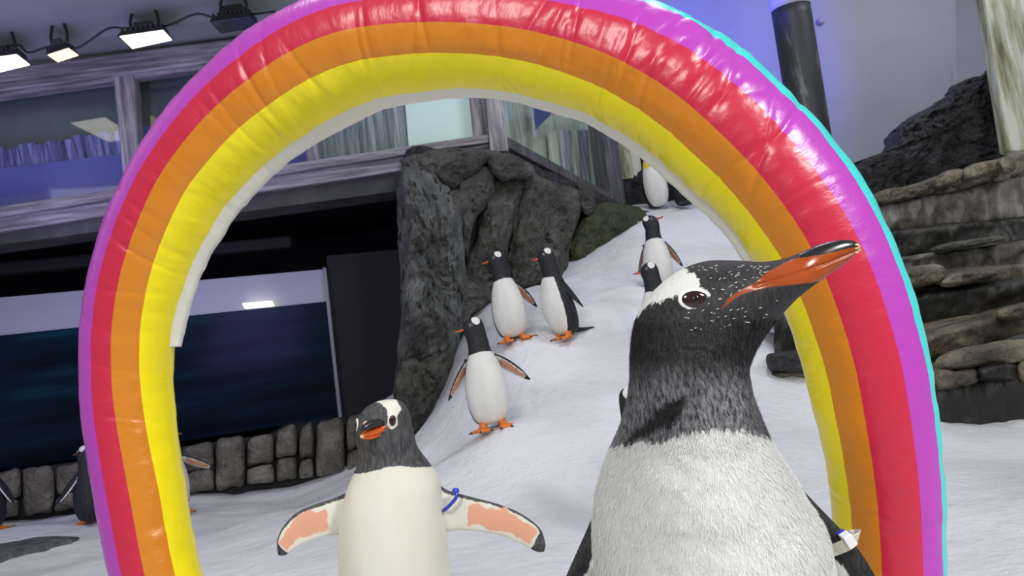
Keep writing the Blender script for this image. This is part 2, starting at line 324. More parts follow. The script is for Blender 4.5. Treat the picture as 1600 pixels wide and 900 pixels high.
GX, GY = np.meshgrid(xs, ys, indexing='ij'); GZ = ground(GX, GY)
o = mesh_obj('floor', np.c_[GX.ravel(), GY.ravel(), GZ], gridfaces(len(xs), len(ys)), M['snow'], origin=np.zeros(3))
tag(o, kind='structure')
def gz(x, y): return float(ground(np.array([x]), np.array([y]))[0])

# ------------------------------------------------------------ facade planes
nA = np.array([-0.08, 1.0, 0]); nA /= np.linalg.norm(nA); pA = np.array([-2.0, 6.9, 0])
def A_(px, py, off=0.0): return onplane(px, py, pA + nA * off, nA)
cornP = A_(775, 220)
nB = np.array([-0.78, 0.62, 0]); nB /= np.linalg.norm(nB)      # receding gallery side
def B_(px, py, off=0.0): return onplane(px, py, cornP + nB * off, nB)
def prism(name, quad, fn, off, th, mat, parent=None, n=None, sub=1):
    """px quad (tl,tr,br,bl) on a plane, extruded back by th along plane normal"""
    n = n if n is not None else (nA if fn is A_ else nB)
    Q = [fn(px, py, off) for px, py in quad]; V = Q + [q + n * th for q in Q]
    F = [(3, 2, 1, 0), (4, 5, 6, 7), (0, 1, 5, 4), (1, 2, 6, 5), (2, 3, 7, 6), (3, 0, 4, 7)]
    return mesh_obj(name, V, F, mat, parent, smooth=False)
def bevel(o, w_=0.01, seg=2):
    md = o.modifiers.new('bevel', 'BEVEL'); md.width = w_; md.segments = seg; return o
# left building
tag(prism('wall_left', [(-500, 405), (632, 246), (632, 297), (-500, 450)], A_, 0, 0.35, M['concrete']), kind='structure')
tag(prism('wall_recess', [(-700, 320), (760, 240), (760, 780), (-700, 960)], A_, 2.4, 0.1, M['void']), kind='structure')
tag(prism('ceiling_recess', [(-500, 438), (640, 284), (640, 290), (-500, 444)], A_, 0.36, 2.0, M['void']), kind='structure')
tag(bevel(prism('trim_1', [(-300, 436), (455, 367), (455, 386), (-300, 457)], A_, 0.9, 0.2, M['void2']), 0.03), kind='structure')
# aquarium window set in the recess
win = empty('window_1', A_(500, 650, 0.7)); tag(win, kind='structure')
prism('tank_wall', [(-400, 500), (504, 421), (510, 471), (-400, 566)], A_, 0.72, 0.06, M['tank_white'], win)
prism('water', [(-400, 566), (510, 471), (529, 650), (-400, 800)], A_, 0.70, 0.08, M['water'], win)
prism('window_frame', [(504, 418), (509, 418), (534, 652), (529, 652)], A_, 0.66, 0.14, M['white_frame'], win)
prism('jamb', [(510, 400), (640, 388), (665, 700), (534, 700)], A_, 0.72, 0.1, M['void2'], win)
V = []; lp = A_(402, 478, 0.66)
bx = prism('tank_lamp', [(378, 474), (424, 470), (428, 478), (382, 482)], A_, 0.62, 0.04, M['lamp_on']); bevel(bx, 0.01)  # added glowing strip in place of a floodlight's reflection in the glass
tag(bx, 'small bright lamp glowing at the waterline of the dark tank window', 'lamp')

# gallery windows (upper floor)
def win_unit(idx, quad, fn, behind):
    e = empty('window_%d' % idx, fn(quad[3][0], quad[3][1])); tag(e, kind='structure')
    prism('pane', quad, fn, 0.10, 0.01, M['glass'], e)
    for nm, q, off, mt in behind: prism(nm, q, fn, off, 0.04, mt, e)
    return e
win_unit(2, [(-300, 180), (185, 115), (196, 300), (-300, 366)], A_, [
    ('upper_board', [(-400, 160), (230, 60), (240, 235), (-400, 300)], 0.55, M['gallery'])])
# streaked planks behind window 2, one by one
e = bpy.data.objects['window_2']
x0 = -70.0
k = 0
while x0 < 190:
    wd = random.uniform(9, 16); x1 = min(x0 + wd, 196); t0 = 233 - x0 * 0.165 + random.uniform(-3, 3)
    prism('plank', [(x0, t0), (x1 - 1.2, t0 - wd * 0.165), (x1 - 1.2 + 10, 268 - x1 * 0.14), (x0 + 10, 268 - x0 * 0.14)], A_, 0.30 + random.uniform(0, 0.02), 0.03, M['panel_streak'], e); x0 = x1; k += 1
prism('lower_board', [(-300, 300), (190, 240), (200, 310), (-300, 380)], A_, 0.27, 0.04, M['panel_blue'], e)
win_unit(3, [(208, 112), (420, 84), (480, 260), (222, 298)], A_, [
    ('upper_board', [(200, 60), (520, 20), (530, 200), (205, 240)], 0.55, M['gallery']),
    ('lower_board', [(205, 200), (500, 160), (500, 270), (215, 310)], 0.30, M['panel_blue'])])
win_unit(4, [(488, 120), (740, 100), (757, 215), (494, 256)], A_, [
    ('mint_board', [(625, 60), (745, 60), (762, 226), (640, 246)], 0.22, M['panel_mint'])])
e = bpy.data.objects['window_4']; x0 = 470.0
while x0 < 632:
    wd = random.uniform(9, 14); x1 = min(x0 + wd, 634)
    prism('plank', [(x0, 130), (x1 - 1.0, 130), (x1 + 9.0, 262 - (x1 - 470) * 0.14), (x0 + 10, 262 - (x0 - 470) * 0.14)], A_, 0.24 + random.uniform(0, 0.02), 0.03, M['panel_grey'], e); x0 = x1
prism('blue_board', [(380, 120), (472, 120), (485, 262), (400, 276)], A_, 0.26, 0.04, M['panel_blue'], e)
# timber frame of the gallery, each timber its own part
gal = empty('timber_gallery_frame', A_(400, 300)); tag(gal, 'weathered grey timber frame with rails and posts around the gallery windows', 'frame')
for nm, q, fn, off, th, mt in [
    ('rail', [(-300, 148), (470, 46), (470, 78), (-300, 183)], A_, -0.10, 0.16, M['wood']),
    ('rail', [(-300, 183), (470, 78), (470, 86), (-300, 192)], A_, -0.05, 0.12, M['wood']),
    ('rail', [(-300, 366), (765, 209), (765, 222), (-300, 384)], A_, -0.12, 0.18, M['wood']),
    ('rail', [(-300, 384), (765, 222), (765, 246), (-300, 408)], A_, -0.06, 0.14, M['wood']),
    ('post', [(176, 110), (208, 106), (222, 300), (194, 304)], A_, -0.06, 0.14, M['wood_post']),
    ('post', [(468, 170), (486, 168), (500, 254), (480, 257)], A_, -0.04, 0.12, M['wood_post']),
    ('post', [(728, 100), (757, 96), (769, 222), (741, 226)], A_, -0.02, 0.12, M['wood_post']),
    ('post', [(753, 90), (781, 88), (795, 236), (766, 238)], A_, -0.16, 0.2, M['wood_post']),
    ('rail', [(788, 210), (978, 316), (978, 328), (790, 228)], B_, -0.10, 0.12, M['wood_dark']),
    ('rail', [(792, 228), (978, 328), (960, 338), (795, 250)], B_, -0.04, 0.12, M['wood']),
    ('post', [(935, 150), (957, 150), (979, 320), (958, 322)], B_, -0.14, 0.2, M['wood_dark']),
]:
    bevel(prism(nm, q, fn, off, th, mt, gal), 0.012)
win_unit(5, [(781, 100), (940, 140), (958, 306), (796, 214)], B_, [
    ('olive_board', [(770, 60), (970, 60), (985, 330), (790, 225)], 0.45, M['panel_olive'])])
e = bpy.data.objects['window_5']
prism('mint_board', [(786, 200), (858, 205), (958, 300), (958, 312), (798, 226)], B_, 0.3, 0.03, M['panel_mint'], e) if False else None
x0 = 858.0
while x0 < 952:
    wd = random.uniform(9, 15); x1 = x0 + wd
    prism('plank', [(x0, 203), (x1 - 1, 203), (x1 + 6, 320), (x0 + 7, 312)], B_, 0.34, 0.03, M['panel_grey' if random.random() < 0.4 else 'panel_olive'], e); x0 = x1
# pennant on a pole behind the angled window
fl = empty('pennant_flag', B_(830, 215, 0.2)); tag(fl, 'navy blue triangular pennant on a thin white pole behind the angled window', 'flag')
prism('pole', [(828, 130), (832, 130), (838, 216), (834, 216)], B_, 0.2, 0.015, M['pole_white'], fl)
Q = [B_(831, 150, 0.2), B_(868, 164, 0.2), B_(860, 180, 0.2), B_(836, 204, 0.2)]
mesh_obj('cloth', Q + [q + nB * 0.006 for q in Q], [(3, 2, 1, 0), (4, 5, 6, 7), (0, 1, 5, 4), (1, 2, 6, 5), (2, 3, 7, 6), (3, 0, 4, 7)], M['flag_blue'], fl, smooth=False)
# ceiling of the gallery side
def box(name, lo, hi, mat, parent=None):
    x0, y0, z0 = lo; x1, y1, z1 = hi
    V = [(x0, y0, z0), (x1, y0, z0), (x1, y1, z0), (x0, y1, z0), (x0, y0, z1), (x1, y0, z1), (x1, y1, z1), (x0, y1, z1)]
    F = [(3, 2, 1, 0), (4, 5, 6, 7), (0, 1, 5, 4), (1, 2, 6, 5), (2, 3, 7, 6), (3, 0, 4, 7)]
    return mesh_obj(name, np.array(V), F, mat, parent, smooth=False)
zc = at(200, 34, 6.35)[2]
tag(box('ceiling', (-12, 6.25, zc + 0.12), (-0.9, 8.6, zc + 0.2), M['ceiling']), kind='structure')
tag(box('ceiling_step', (-12, 3.0, zc), (-0.9, 6.25, zc + 0.2), M['ceiling']), kind='structure')
tag(prism('trim_2', [(-300, 132), (480, 20), (480, 50), (-300, 160)], A_, 0.02, 0.08, M['ceiling']), kind='structure')

# floodlights
def flood(corners, d0, d1, mat, label, cage=False):
    tl, tr, br, bl = corners
    P = [at(*tl, d0), at(*tr, d0), at(*br, d1), at(*bl, d1)]
    c = sum(P) / 4; root = empty('flood_light', c); tag(root, label, 'floodlight', 'floodlights under the gallery ceiling')
    nn = np.cross(P[1] - P[0], P[3] - P[0]); nn /= np.linalg.norm(nn)
    if nn[2] < 0: nn = -nn
    def slab(name, s, o0, o1, mt, o1s=None):
        s1 = o1s or s
        V = [c + (p - c) * s + nn * o0 for p in P] + [c + (p - c) * s1 + nn * o1 for p in P]
        F = [(3, 2, 1, 0), (4, 5, 6, 7), (0, 1, 5, 4), (1, 2, 6, 5), (2, 3, 7, 6), (3, 0, 4, 7)]
        return bevel(mesh_obj(name, V, F, mt, root, smooth=False), 0.004)
    slab('lamp_panel', 0.97, 0.0, 0.01, mat); slab('housing', 1.07, 0.008, 0.05, M['black_metal'], 0.9)
    if cage: slab('housing_back', 0.7, 0.04, 0.14, M['black_metal'], 0.55)
    else: slab('driver_box', 0.45, 0.05, 0.13, M['black_metal'], 0.4)
    # bracket up to the ceiling
    e1 = (P[1] - P[0]) / np.linalg.norm(P[1] - P[0])
    for sgn in (-1, 1):
        a = c + e1 * sgn * 0.5 * np.linalg.norm(P[1] - P[0]) * 0.55 + nn * 0.06; top = a.copy(); top[2] = zc - 0.0
        tube('bracket', [a, (a + top) / 2 + e1 * sgn * 0.02, top], 0.012, M['black_metal'], root)
    # fins
    V = []; F = []
    for i in range(9):
        t = (i + 0.5) / 9; q = P[0] + (P[1] - P[0]) * t; r2 = P[3] + (P[2] - P[3]) * t; h = e1 * 0.006
        a, b2 = q + (r2 - q) * 0.1 + nn * 0.05, q + (r2 - q) * 0.9 + nn * 0.05
        k0 = len(V); V += [a - h, a + h, b2 + h, b2 - h] + [x + nn * 0.03 for x in (a - h, a + h, b2 + h, b2 - h)]
        F += [tuple(k0 + z for z in f) for f in [(0, 1, 2, 3), (7, 6, 5, 4), (0, 4, 5, 1), (1, 5, 6, 2), (2, 6, 7, 3), (3, 7, 4, 0)]]
    mesh_obj('cooling_fins', V, F, M['black_metal'], root, smooth=False)
    return root
def tubemesh(P, r, n=8, m=6):
    P = catmull(P, m); r = np.full(len(P), r) if np.isscalar(r) else np.interp(np.linspace(0, 1, len(P)), np.linspace(0, 1, len(r)), r)
    T = np.gradient(P, axis=0); T /= np.linalg.norm(T, axis=1)[:, None] + 1e-12
    ref = np.array([0.13, 0.2, 0.97]); V = []
    for p, t, rr in zip(P, T, r):
        a = np.cross(t, ref); a /= np.linalg.norm(a) + 1e-9; b_ = np.cross(t, a)
        for k in range(n): th = 2 * math.pi * k / n; V.append(p + rr * (a * math.cos(th) + b_ * math.sin(th)))
    F = gridfaces(len(P), n, True); nb = len(V)
    F.append(tuple(range(n))[::-1]); F.append(tuple(nb - n + i for i in range(n)))
    return np.array(V), F
def tube(name, P, r, mat, parent=None, **k):
    V, F = tubemesh(P, r, **k); return mesh_obj(name, V, F, mat, parent)
flood([(-34, 94), (27, 86), (48, 102), (-14, 117)], 6.0, 6.45, M['lamp_on'], 'leftmost lit floodlight, cut off by the left frame edge under the ceiling')
flood([(74, 87), (108, 76), (124, 87), (90, 98)], 6.05, 6.4, M['lamp_warm'], 'small warm yellow lit floodlight between the two white ones')
flood([(186, 58), (256, 48), (270, 63), (206, 77)], 6.0, 6.45, M['lamp_on'], 'large white lit floodlight to the right of the small warm one')
flood([(330, 35), (392, 26), (408, 44), (346, 53)], 5.95, 6.4, M['lamp_off'], 'unlit dark floodlight next to the arch under the ceiling', True)
tag(tube('power_cable', [at(-30, 84, 6.15), at(25, 70, 6.15), at(45, 82, 6.15), at(80, 72, 6.15), at(120, 75, 6.15), at(168, 45, 6.15), at(200, 44, 6.15), at(260, 40, 6.15), at(305, 22, 6.15), at(340, 28, 6.15), at(380, 24, 6.15), at(430, 18, 6.15)], 0.009, M['black_rubber']),
    'thin black power cable looping between the ceiling floodlights', 'cable')

# ------------------------------------------------------------ back wall, pole, board
pW = at(1200, 300, 10.2); nW = np.array([0.0, 1.0, 0])
def W_(px, py, off=0.0): return onplane(px, py, pW + nW * off, nW)
tag(prism('wall_back', [(560, -500), (1487, -500), (1503, 700), (560, 700)], W_, 0, 0.1, M['backwall'], n=nW), kind='structure')
nR = np.array([-0.35, 0.94, 0]); nR /= np.linalg.norm(nR); pR = W_(1487, 100)
def R_(px, py, off=0.0): return onplane(px, py, pR + nR * off, nR)
tag(prism('wall_right', [(1462, -500), (2100, -500), (2100, 700), (1512, 700)], R_, 0, 0.1, M['backwall'], n=nR), kind='structure')
kn = W_(1284, 31, -0.08); 
bm_v = []; 
V, F = tubemesh([kn + np.array([0, 0.0, 0]), kn + np.array([0.0, 0.04, 0]), kn + np.array([0.0, 0.25, 0])], [0.02, 0.05, 0.05], n=14)
tag(mesh_obj('wall_knob', V, F, M['backwall']), 'small round grey fitting on the lavender wall right of the pole', 'fitting')
pr = empty('striped_pole', at(1290, 260, 8.6)); tag(pr, 'round pole with flaking black paint below a white top section', 'pole')
top = at(1214, -120, 8.6); bot = at(1278, 280, 8.6); cut = top + (bot - top) * ((13 + 120) / 400)
tube('black_section', [cut, (cut + bot) / 2, bot], 0.218, M['pole_black'], pr, n=28)
tube('white_section', [top, (cut + top) / 2, cut], 0.222, M['pole_white'], pr, n=28)
tag(bevel(prism('stained_board', [(1524, -90), (1680, -90), (1720, 238), (1576, 236)], W_, -2.9, 0.15, M['board_stain'], n=nW), 0.02), 'tall cream board with yellow brown stains at the right edge', 'board')
tag(prism('pale_plank', [(957, 190), (1004, 190), (1006, 276), (972, 280)], W_, -0.9, 0.1, M['board_stain'], n=nW), 'narrow stained pale board beside the dark gallery post', 'board')

# ------------------------------------------------------------ rocks
def rock_poly(name, poly, d, th, mat, bulge=0.15, nz=0.05, seed=0, parent=None, rings=10, dfun=None, m=6, label=None, cat=None, group=None, jag=0.02, nsc=3.0, grow=1.0):
    poly = np.array(poly, float); poly = poly.mean(0) + (poly - poly.mean(0)) * grow; B = catmull(poly, m, closed=True); c = poly.mean(0); nb = len(B)
    V = []
    def dd(p): return dfun(p[0], p[1]) if dfun else d
    for k in range(rings + 1):
        s = k / rings
        for q in B:
            p = c + (q - c) * s
            V.append(at(p[0], p[1], dd(p) - bulge * (1 - s ** 5.0)))
    for q in B: V.append(at(q[0], q[1], dd(q) + th * 0.5))
    for q in B:
        p = c + (q - c) * 0.9; V.append(at(p[0], p[1], dd(p) + th))
    V.append(at(c[0], c[1], dd(c) + th))
    V = np.array(V); F = gridfaces(rings + 3, nb, True)[nb:]      # first ring collapses
    F = [f for f in F]
    # centre fan from ring 1
    F += [(0, nb + (j + 1) % nb, nb + j) for j in range(nb)]
    last = len(V) - 1; st = (rings + 2) * nb
    F += [(last, st + j, st + (j + 1) % nb) for j in range(nb)]
    sc = 1.0
    ctr = V.mean(0); dirn = V - ctr; dirn /= np.linalg.norm(dirn, axis=1)[:, None] + 1e-9
    nn = fbm(V * nsc, 4, seed); ridge = 1 - np.abs(fbm(V * nsc * 1.7, 3, seed + 11))
    fine = np.abs(fbm(V * nsc * 4.5, 4, seed + 21))
    V = V + (-FW)[None] * (nz * (nn + 0.8 * (ridge - 0.6) - 0.8 * fine))[:, None] + dirn * (jag * fbm(V * 7, 3, seed + 5))[:, None]
    o = mesh_obj(name, V, F, mat, parent)
    if label: tag(o, label, cat, group)
    return o
# outcrop: nine masses as parts
oc = empty('rock_outcrop', at(700, 640, 6.4)); tag(oc, 'tall dark grey cracked rock outcrop rising beside the snow slope', 'rock')
def dO(px, py): return 6.55 + max(0, px - 700) * 0.0062
def dO2(px, py): return dO(px, py) + 0.12
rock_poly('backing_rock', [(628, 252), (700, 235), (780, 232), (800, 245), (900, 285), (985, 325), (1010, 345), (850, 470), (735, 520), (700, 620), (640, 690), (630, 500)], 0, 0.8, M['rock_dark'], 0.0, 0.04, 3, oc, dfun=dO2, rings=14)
RK = [([(629, 268), (655, 262), (690, 285), (716, 330), (722, 400), (728, 470), (718, 520), (700, 560), (650, 560), (625, 560), (628, 450), (624, 350)], 6.25, 0.32, 0.11, 'rock_column'),
      ([(632, 250), (700, 234), (765, 236), (750, 262), (712, 292), (686, 290), (650, 268)], 6.5, 0.12, 0.04, 'rock'),
      ([(716, 296), (745, 268), (770, 262), (768, 300), (740, 350), (728, 400), (716, 340)], 6.7, 0.12, 0.04, 'rock'),
      ([(702, 300), (725, 297), (732, 318), (722, 334), (702, 330)], 6.4, 0.08, 0.02, 'rock'),
      ([(765, 236), (800, 246), (828, 258), (828, 275), (790, 280), (766, 262)], 6.9, 0.1, 0.03, 'rock'),
      ([(772, 280), (815, 283), (808, 330), (790, 400), (782, 450), (735, 470), (726, 430), (745, 370)], 7.0, 0.16, 0.05, 'rock'),
      ([(820, 280), (860, 290), (900, 300), (906, 330), (890, 380), (880, 430), (850, 444), (800, 452), (788, 448), (800, 380)], 7.4, 0.2, 0.07, 'rock'),
      ([(903, 290), (925, 295), (930, 325), (915, 335), (904, 318)], 7.75, 0.1, 0.03, 'rock'),
      ([(930, 322), (990, 324), (1006, 340), (985, 360), (945, 385), (900, 420), (888, 400), (905, 350)], 8.1, 0.25, 0.06, 'rock_moss'),
      ([(726, 440), (790, 455), (760, 475), (735, 492), (722, 520), (715, 500)], 6.6, 0.12, 0.03, 'rock'),
      ([(625, 562), (662, 555), (706, 540), (700, 590), (678, 640), (648, 688), (618, 690)], 6.2, 0.25, 0.07, 'rock')]
for i, (pl, d, bu, nz, mt) in enumerate(RK):
    cxp = np.mean([p[0] for p in pl])
    rock_poly('rock_mass', pl, 0, 0.5, M[mt], bu, nz, 20 + i, oc, dfun=(lambda px, py, dd=d, cxp=cxp: dd + (px - cxp) * 0.0045), rings=22, m=9, grow=1.05, jag=0.03, nsc=3.5)

# low stone wall at the left: rows of stones
lw = empty('low_stone_wall', A_(300, 760, -0.15)); tag(lw, 'low retaining wall of rough brown grey stones below the dark window', 'wall')
prism('mortar', [(-200, 770), (640, 650), (650, 735), (-200, 850)], A_, -0.10, 0.3, M['mortar'], lw)
def stone(poly, seed, nm='stone'):
    poly = np.array(poly, float); B = catmull(poly, 3, closed=True); nb = len(B); c = poly.mean(0); V = []
    for k, (s, o_) in enumerate([(0.35, -0.26), (0.75, -0.25), (0.93, -0.22), (1.0, -0.15), (1.0, -0.02)]):
        for q in B: p = c + (q - c) * s; V.append(A_(p[0], p[1], o_))
    V = np.array(V); V += nA[None] * (0.035 * fbm(V * 6, 3, seed))[:, None] + np.array([0, 0, 1.0])[None] * (0.012 * fbm(V * 9, 2, seed + 3))[:, None]
    F = gridfaces(5, nb, True) + [tuple(range(nb))[::-1]]
    return mesh_obj(nm, V, F, M['wall_stone'], lw)
def wtop(x): return 742 - 0.150 * x if x < 380 else 742 - 57 - (x - 380) * 0.2
def wbot(x): return 806 - 0.135 * x
cuts = [-60, -18, 33, 86, 140, 200, 240, 284, 336, 384, 430, 466, 492, 540, 574, 610, 640]
for i in range(len(cuts) - 1):
    a, b2 = cuts[i] + 1.6, cuts[i + 1] - 1.6; ja, jb = random.uniform(-4, 4), random.uniform(-4, 4)
    ta, tb, ba, bb_ = wtop(a) + ja, wtop(b2) + jb, wbot(a) + 4, wbot(b2) + 4
    def poly(y0a, y0b, y1a, y1b): return [(a + 3, y0a), ((a + b2) / 2, (y0a + y0b) / 2 - 2), (b2 - 3, y0b), (b2, (y0b + y1b) / 2), (b2 - 2, y1b), ((a + b2) / 2, (y1a + y1b) / 2), (a + 2, y1a), (a, (y0a + y1a) / 2)]
    if i in (0, 2, 8, 12) or i == 4: stone(poly(ta, tb, ba, bb_), 50 + i)
    else:
        f = random.uniform(0.5, 0.68); ma, mb = ta + (ba - ta) * f, tb + (bb_ - tb) * (f + random.uniform(-.05, .05))
        stone(poly(ta, tb, ma - 1.5, mb - 1.5), 80 + i); stone(poly(ma + 1.5, mb + 1.5, ba, bb_), 120 + i)

# right terraces
terr = empty('rock_terrace', at(1500, 640, 4.6)); tag(terr, 'stepped brown and grey rock terrace climbing behind the right side of the arch', 'rock')
def ledge(name, tops, bots, d, depth, mat, seed, nz=0.03, ov=0.02):
    tops = catmull(tops, 20); bots = catmull(bots, 20); n = min(len(tops), len(bots)); V = []
    for i in range(n):
        t, b2 = tops[i], bots[i]; Tt = at(t[0], t[1], d); Bb = at(b2[0], b2[1], d + 0.03)
        rows = [Bb + np.array([0, 0.25, -0.05]), Bb + np.array([0, 0.05, -0.02])] + [Bb + (Tt - Bb) * k for k in (0, .12, .25, .38, .5, .62, .75, .88)]
        rows += [Tt + np.array([0, 0.02, 0]), Tt + np.array([0, 0.07, 0.012])] + [Tt + np.array([0, depth * k, 0.015]) for k in (.3, .6, 1)]
        V += rows
    V = np.array(V); nr = 15
    nn = fbm(V * np.array([2.0, 2, 5]), 4, seed) - 0.8 * np.abs(fbm(V * np.array([7.0, 7, 7]), 3, seed + 2)); V += np.array([0.0, -1, 0])[None] * (nz * 1.4 * nn)[:, None] + np.array([0, 0, 1.0])[None] * (nz * 0.35 * fbm(V * 6, 4, seed + 9))[:, None]
    return mesh_obj(name, V, gridfaces(n, nr), mat, terr)
X0, X1 = 1180, 1720
def lin(y0, y1, k=9, j=2.0, x0=X0, x1=X1, seed=1):
    r = np.random.RandomState(seed); return [(x0 + (x1 - x0) * i / (k - 1), y0 + (y1 - y0) * i / (k - 1) + r.uniform(-j, j)) for i in range(k)]
def yl(ya, yb, xa=1370, xb=1600, x0=X0, x1=X1):       # line through two known heights
    s = (yb - ya) / (xb - xa); return ya + (x0 - xa) * s, ya + (x1 - xa) * s
LED = [  # top (x1370,x1600), bottom, depth, run, mat
    ((618, 590), (690, 690), 4.15, 0.6, 'ledge_dark', 1395, 1720),
    ((592, 562), (628, 600), 4.35, 0.6, 'ledge_brown', 1395, 1720),
    ((545, 486), (580, 520), 4.75, 0.7, 'ledge_brown', 1200, 1720),
    ((528, 478), (545, 492), 4.95, 0.5, 'ledge_brown', 1390, 1720),
    ((468, 436), (532, 482), 5.10, 0.6, 'ledge_dark', 1210, 1720),
    ((428, 412), (470, 440), 5.30, 0.6, 'ledge_brown', 1290, 1720),
    ((408, 378), (430, 414), 5.55, 0.7, 'ledge_streak', 1290, 1720),
    ((360, 338), (410, 382), 5.75, 0.6, 'ledge_dark', 1290, 1720),
    ((322, 276), (362, 340), 5.85, 0.7, 'ledge_streak', 1290, 1720),
    ((306, 236), (324, 278), 6.10, 0.9, 'ledge_brown', 1290, 1720)]
for i, (tp, bt, d, run, mt, xa, xb) in enumerate(LED):
    t0, t1 = yl(*tp, x0=xa, x1=xb); b0, b1 = yl(*bt, x0=xa, x1=xb)
    ledge('ledge', lin(t0, t1, 9, 1.6, xa, xb, 200 + i), lin(b0, b1, 9, 1.2, xa, xb, 300 + i), d, run, M[mt], 400 + i)
ST = [([(1362, 306), (1385, 296), (1410, 292), (1440, 288), (1455, 292), (1445, 304), (1400, 316), (1368, 320)], 5.8, 'ledge_brown'),
      ([(1456, 284), (1475, 268), (1500, 264), (1503, 274), (1490, 288), (1462, 297)], 5.75, 'ledge_brown'),
      ([(1500, 268), (1525, 256), (1562, 250), (1566, 262), (1540, 274), (1505, 284)], 5.75, 'ledge_brown'),
      ([(1560, 252), (1572, 244), (1585, 248), (1584, 266), (1568, 272)], 5.7, 'ledge_brown'),
      ([(1456, 388), (1480, 380), (1530, 372), (1565, 370), (1560, 378), (1500, 388), (1460, 393)], 5.35, 'rock'),
      ([(1410, 422), (1440, 414), (1470, 414), (1478, 425), (1468, 440), (1430, 450), (1412, 448)], 5.05, 'ledge_brown'),
      ([(1470, 440), (1495, 424), (1530, 420), (1560, 426), (1530, 440), (1480, 450)], 5.05, 'ledge_brown'),
      ([(1560, 486), (1580, 478), (1620, 470), (1640, 485), (1600, 500), (1562, 500)], 4.6, 'ledge_brown'),
      ([(1464, 566), (1490, 548), (1540, 538), (1600, 530), (1660, 532), (1650, 560), (1600, 568), (1530, 574), (1480, 578)], 4.2, 'ledge_brown'),
      ([(1530, 574), (1580, 568), (1590, 580), (1585, 594), (1540, 598), (1528, 590)], 4.15, 'ledge_dark'),
      ([(1455, 582), (1480, 578), (1500, 584), (1498, 602), (1462, 610)], 4.2, 'ledge_brown'),
      ([(1488, 582), (1520, 578), (1528, 594), (1515, 602), (1492, 602)], 4.18, 'ledge_brown'),
      ([(1592, 568), (1640, 560), (1650, 590), (1600, 598)], 4.15, 'ledge_brown'),
      ]
for i, (pl, d, mt) in enumerate(ST): rock_poly('stone', pl, d, 0.25, M[mt], 0.06, 0.02, 500 + i, terr, rings=9, m=6, jag=0.01, nsc=5)
rock_poly('dark_rock_mound', [(1300, 270), (1345, 256), (1378, 240), (1400, 205), (1418, 186), (1450, 168), (1482, 148), (1495, 132), (1515, 122), (1535, 118), (1552, 106), (1580, 130), (1660, 140), (1680, 250), (1600, 262), (1450, 300), (1370, 325), (1310, 330)],
          8.0, 1.0, M['rock_dark'], 0.35, 0.12, 61, rings=26, m=9, label='black jagged rock mound against the lavender wall', cat='rock')
rock_poly('dark_rock_mound', [(965, 282), (985, 268), (1010, 262), (1050, 255), (1110, 290), (1130, 330), (1060, 345), (1000, 345), (968, 325)], 9.4, 0.4, M['rock_dark'], 0.1, 0.05, 63,
          label='dark rock behind the king penguins at the top of the slope', cat='rock')
def ground_rock(pl, d, lab, seed, mt='rock_dark', th=0.3):
    return rock_poly('snow_rock', pl, d, th, M[mt], 0.08, 0.02, seed, rings=7, m=4, label=lab, cat='rock', jag=0.008)
ground_rock([(1198, 556), (1215, 550), (1262, 548), (1275, 556), (1275, 578), (1240, 582), (1204, 578)], 4.75, 'dark flat rock poking out of snow, right of the near penguin bill', 71)
ground_rock([(1208, 498), (1222, 488), (1250, 486), (1262, 500), (1240, 508), (1215, 506)], 5.9, 'dark rock under the bill of the near penguin, above the flat one', 72)
# dark slab lying in the snow at the left
def slab_px(px, py):
    r = ray(px, py)
    t = 1.0
    for _ in range(400):
        p = CC + r * t
        if p[2] < gz(p[0], p[1]) + 0.01: break
        t += 0.02
    return CC + r * t
out = [(-60, 872), (-10, 857), (30, 850), (60, 843), (90, 841), (124, 841), (110, 848), (80, 856), (70, 860), (35, 866), (0, 878), (-50, 888)]
G = [slab_px(*p) for p in out]
cen = sum(G) / len(G); V = []
for s, h in ((0.0, 0.045), (0.5, 0.04), (0.85, 0.03), (1.0, 0.012), (1.02, -0.05)):
    for g in G: V.append(cen + (g - cen) * s + np.array([0, 0, h]))
V = np.array(V); V[:, 2] += 0.008 * fbm(V * 9, 3, 77)
tag(mesh_obj('rock_slab', V, gridfaces(5, len(G), True), noisy('slate_rock', [(0.35, (0.05, 0.057, 0.06)), (0.6, (0.13, 0.145, 0.15)), (0.8, (0.3, 0.32, 0.33))], 12, 8, 0.6, 0.8, 0.01)),
    'thin dark slate slab lying in the snow at the lower left', 'rock')

# ------------------------------------------------------------ inflatable rainbow arch
BE = math.radians(14.3)
eX = np.array([math.cos(BE), -math.sin(BE), 0]); nr_ = np.array([-math.sin(BE), -math.cos(BE), 0]); pC = at(800, 500, 1.0)
def ARC(px, py): return onplane(px, py, pC, nr_)
pairs = [((235, 1090), (385, 1070)), ((198, 990), (346, 975)), ((169, 900), (317, 888)), ((144, 770), (295, 760)), ((127, 640), (276, 640)), ((124, 560), (275, 566)), ((128, 490), (282, 505)), ((143, 405), (302, 440)),
         ((170, 327), (330, 380)), ((205, 253), (368, 318)), ((250, 186), (412, 272)), ((299, 127), (455, 233)), ((357, 76), (505, 200)), ((420, 30), (556, 172)),
         ((505, -12), (610, 155)), ((610, -33), (664, 146)), ((720, -40), (727, 142)), ((840, -34), (797, 146)), ((945, -14), (860, 160)), ((1050, 18), (921, 184)),
         ((1150, 72), (986, 222)), ((1213, 127), (1040, 262)), ((1272, 187), (1090, 306)), ((1325, 255), (1135, 352)), ((1369, 322), (1172, 402)), ((1398, 385), (1200, 445)),
         ((1421, 448), (1222, 492)), ((1451, 550), (1248, 566)), ((1465, 650), (1270, 658)), ((1477, 747), (1287, 752)), ((1482, 850), (1297, 850)), ((1481, 960), (1302, 955)), ((1470, 1090), (1300, 1080))]
cen = []; rad = []
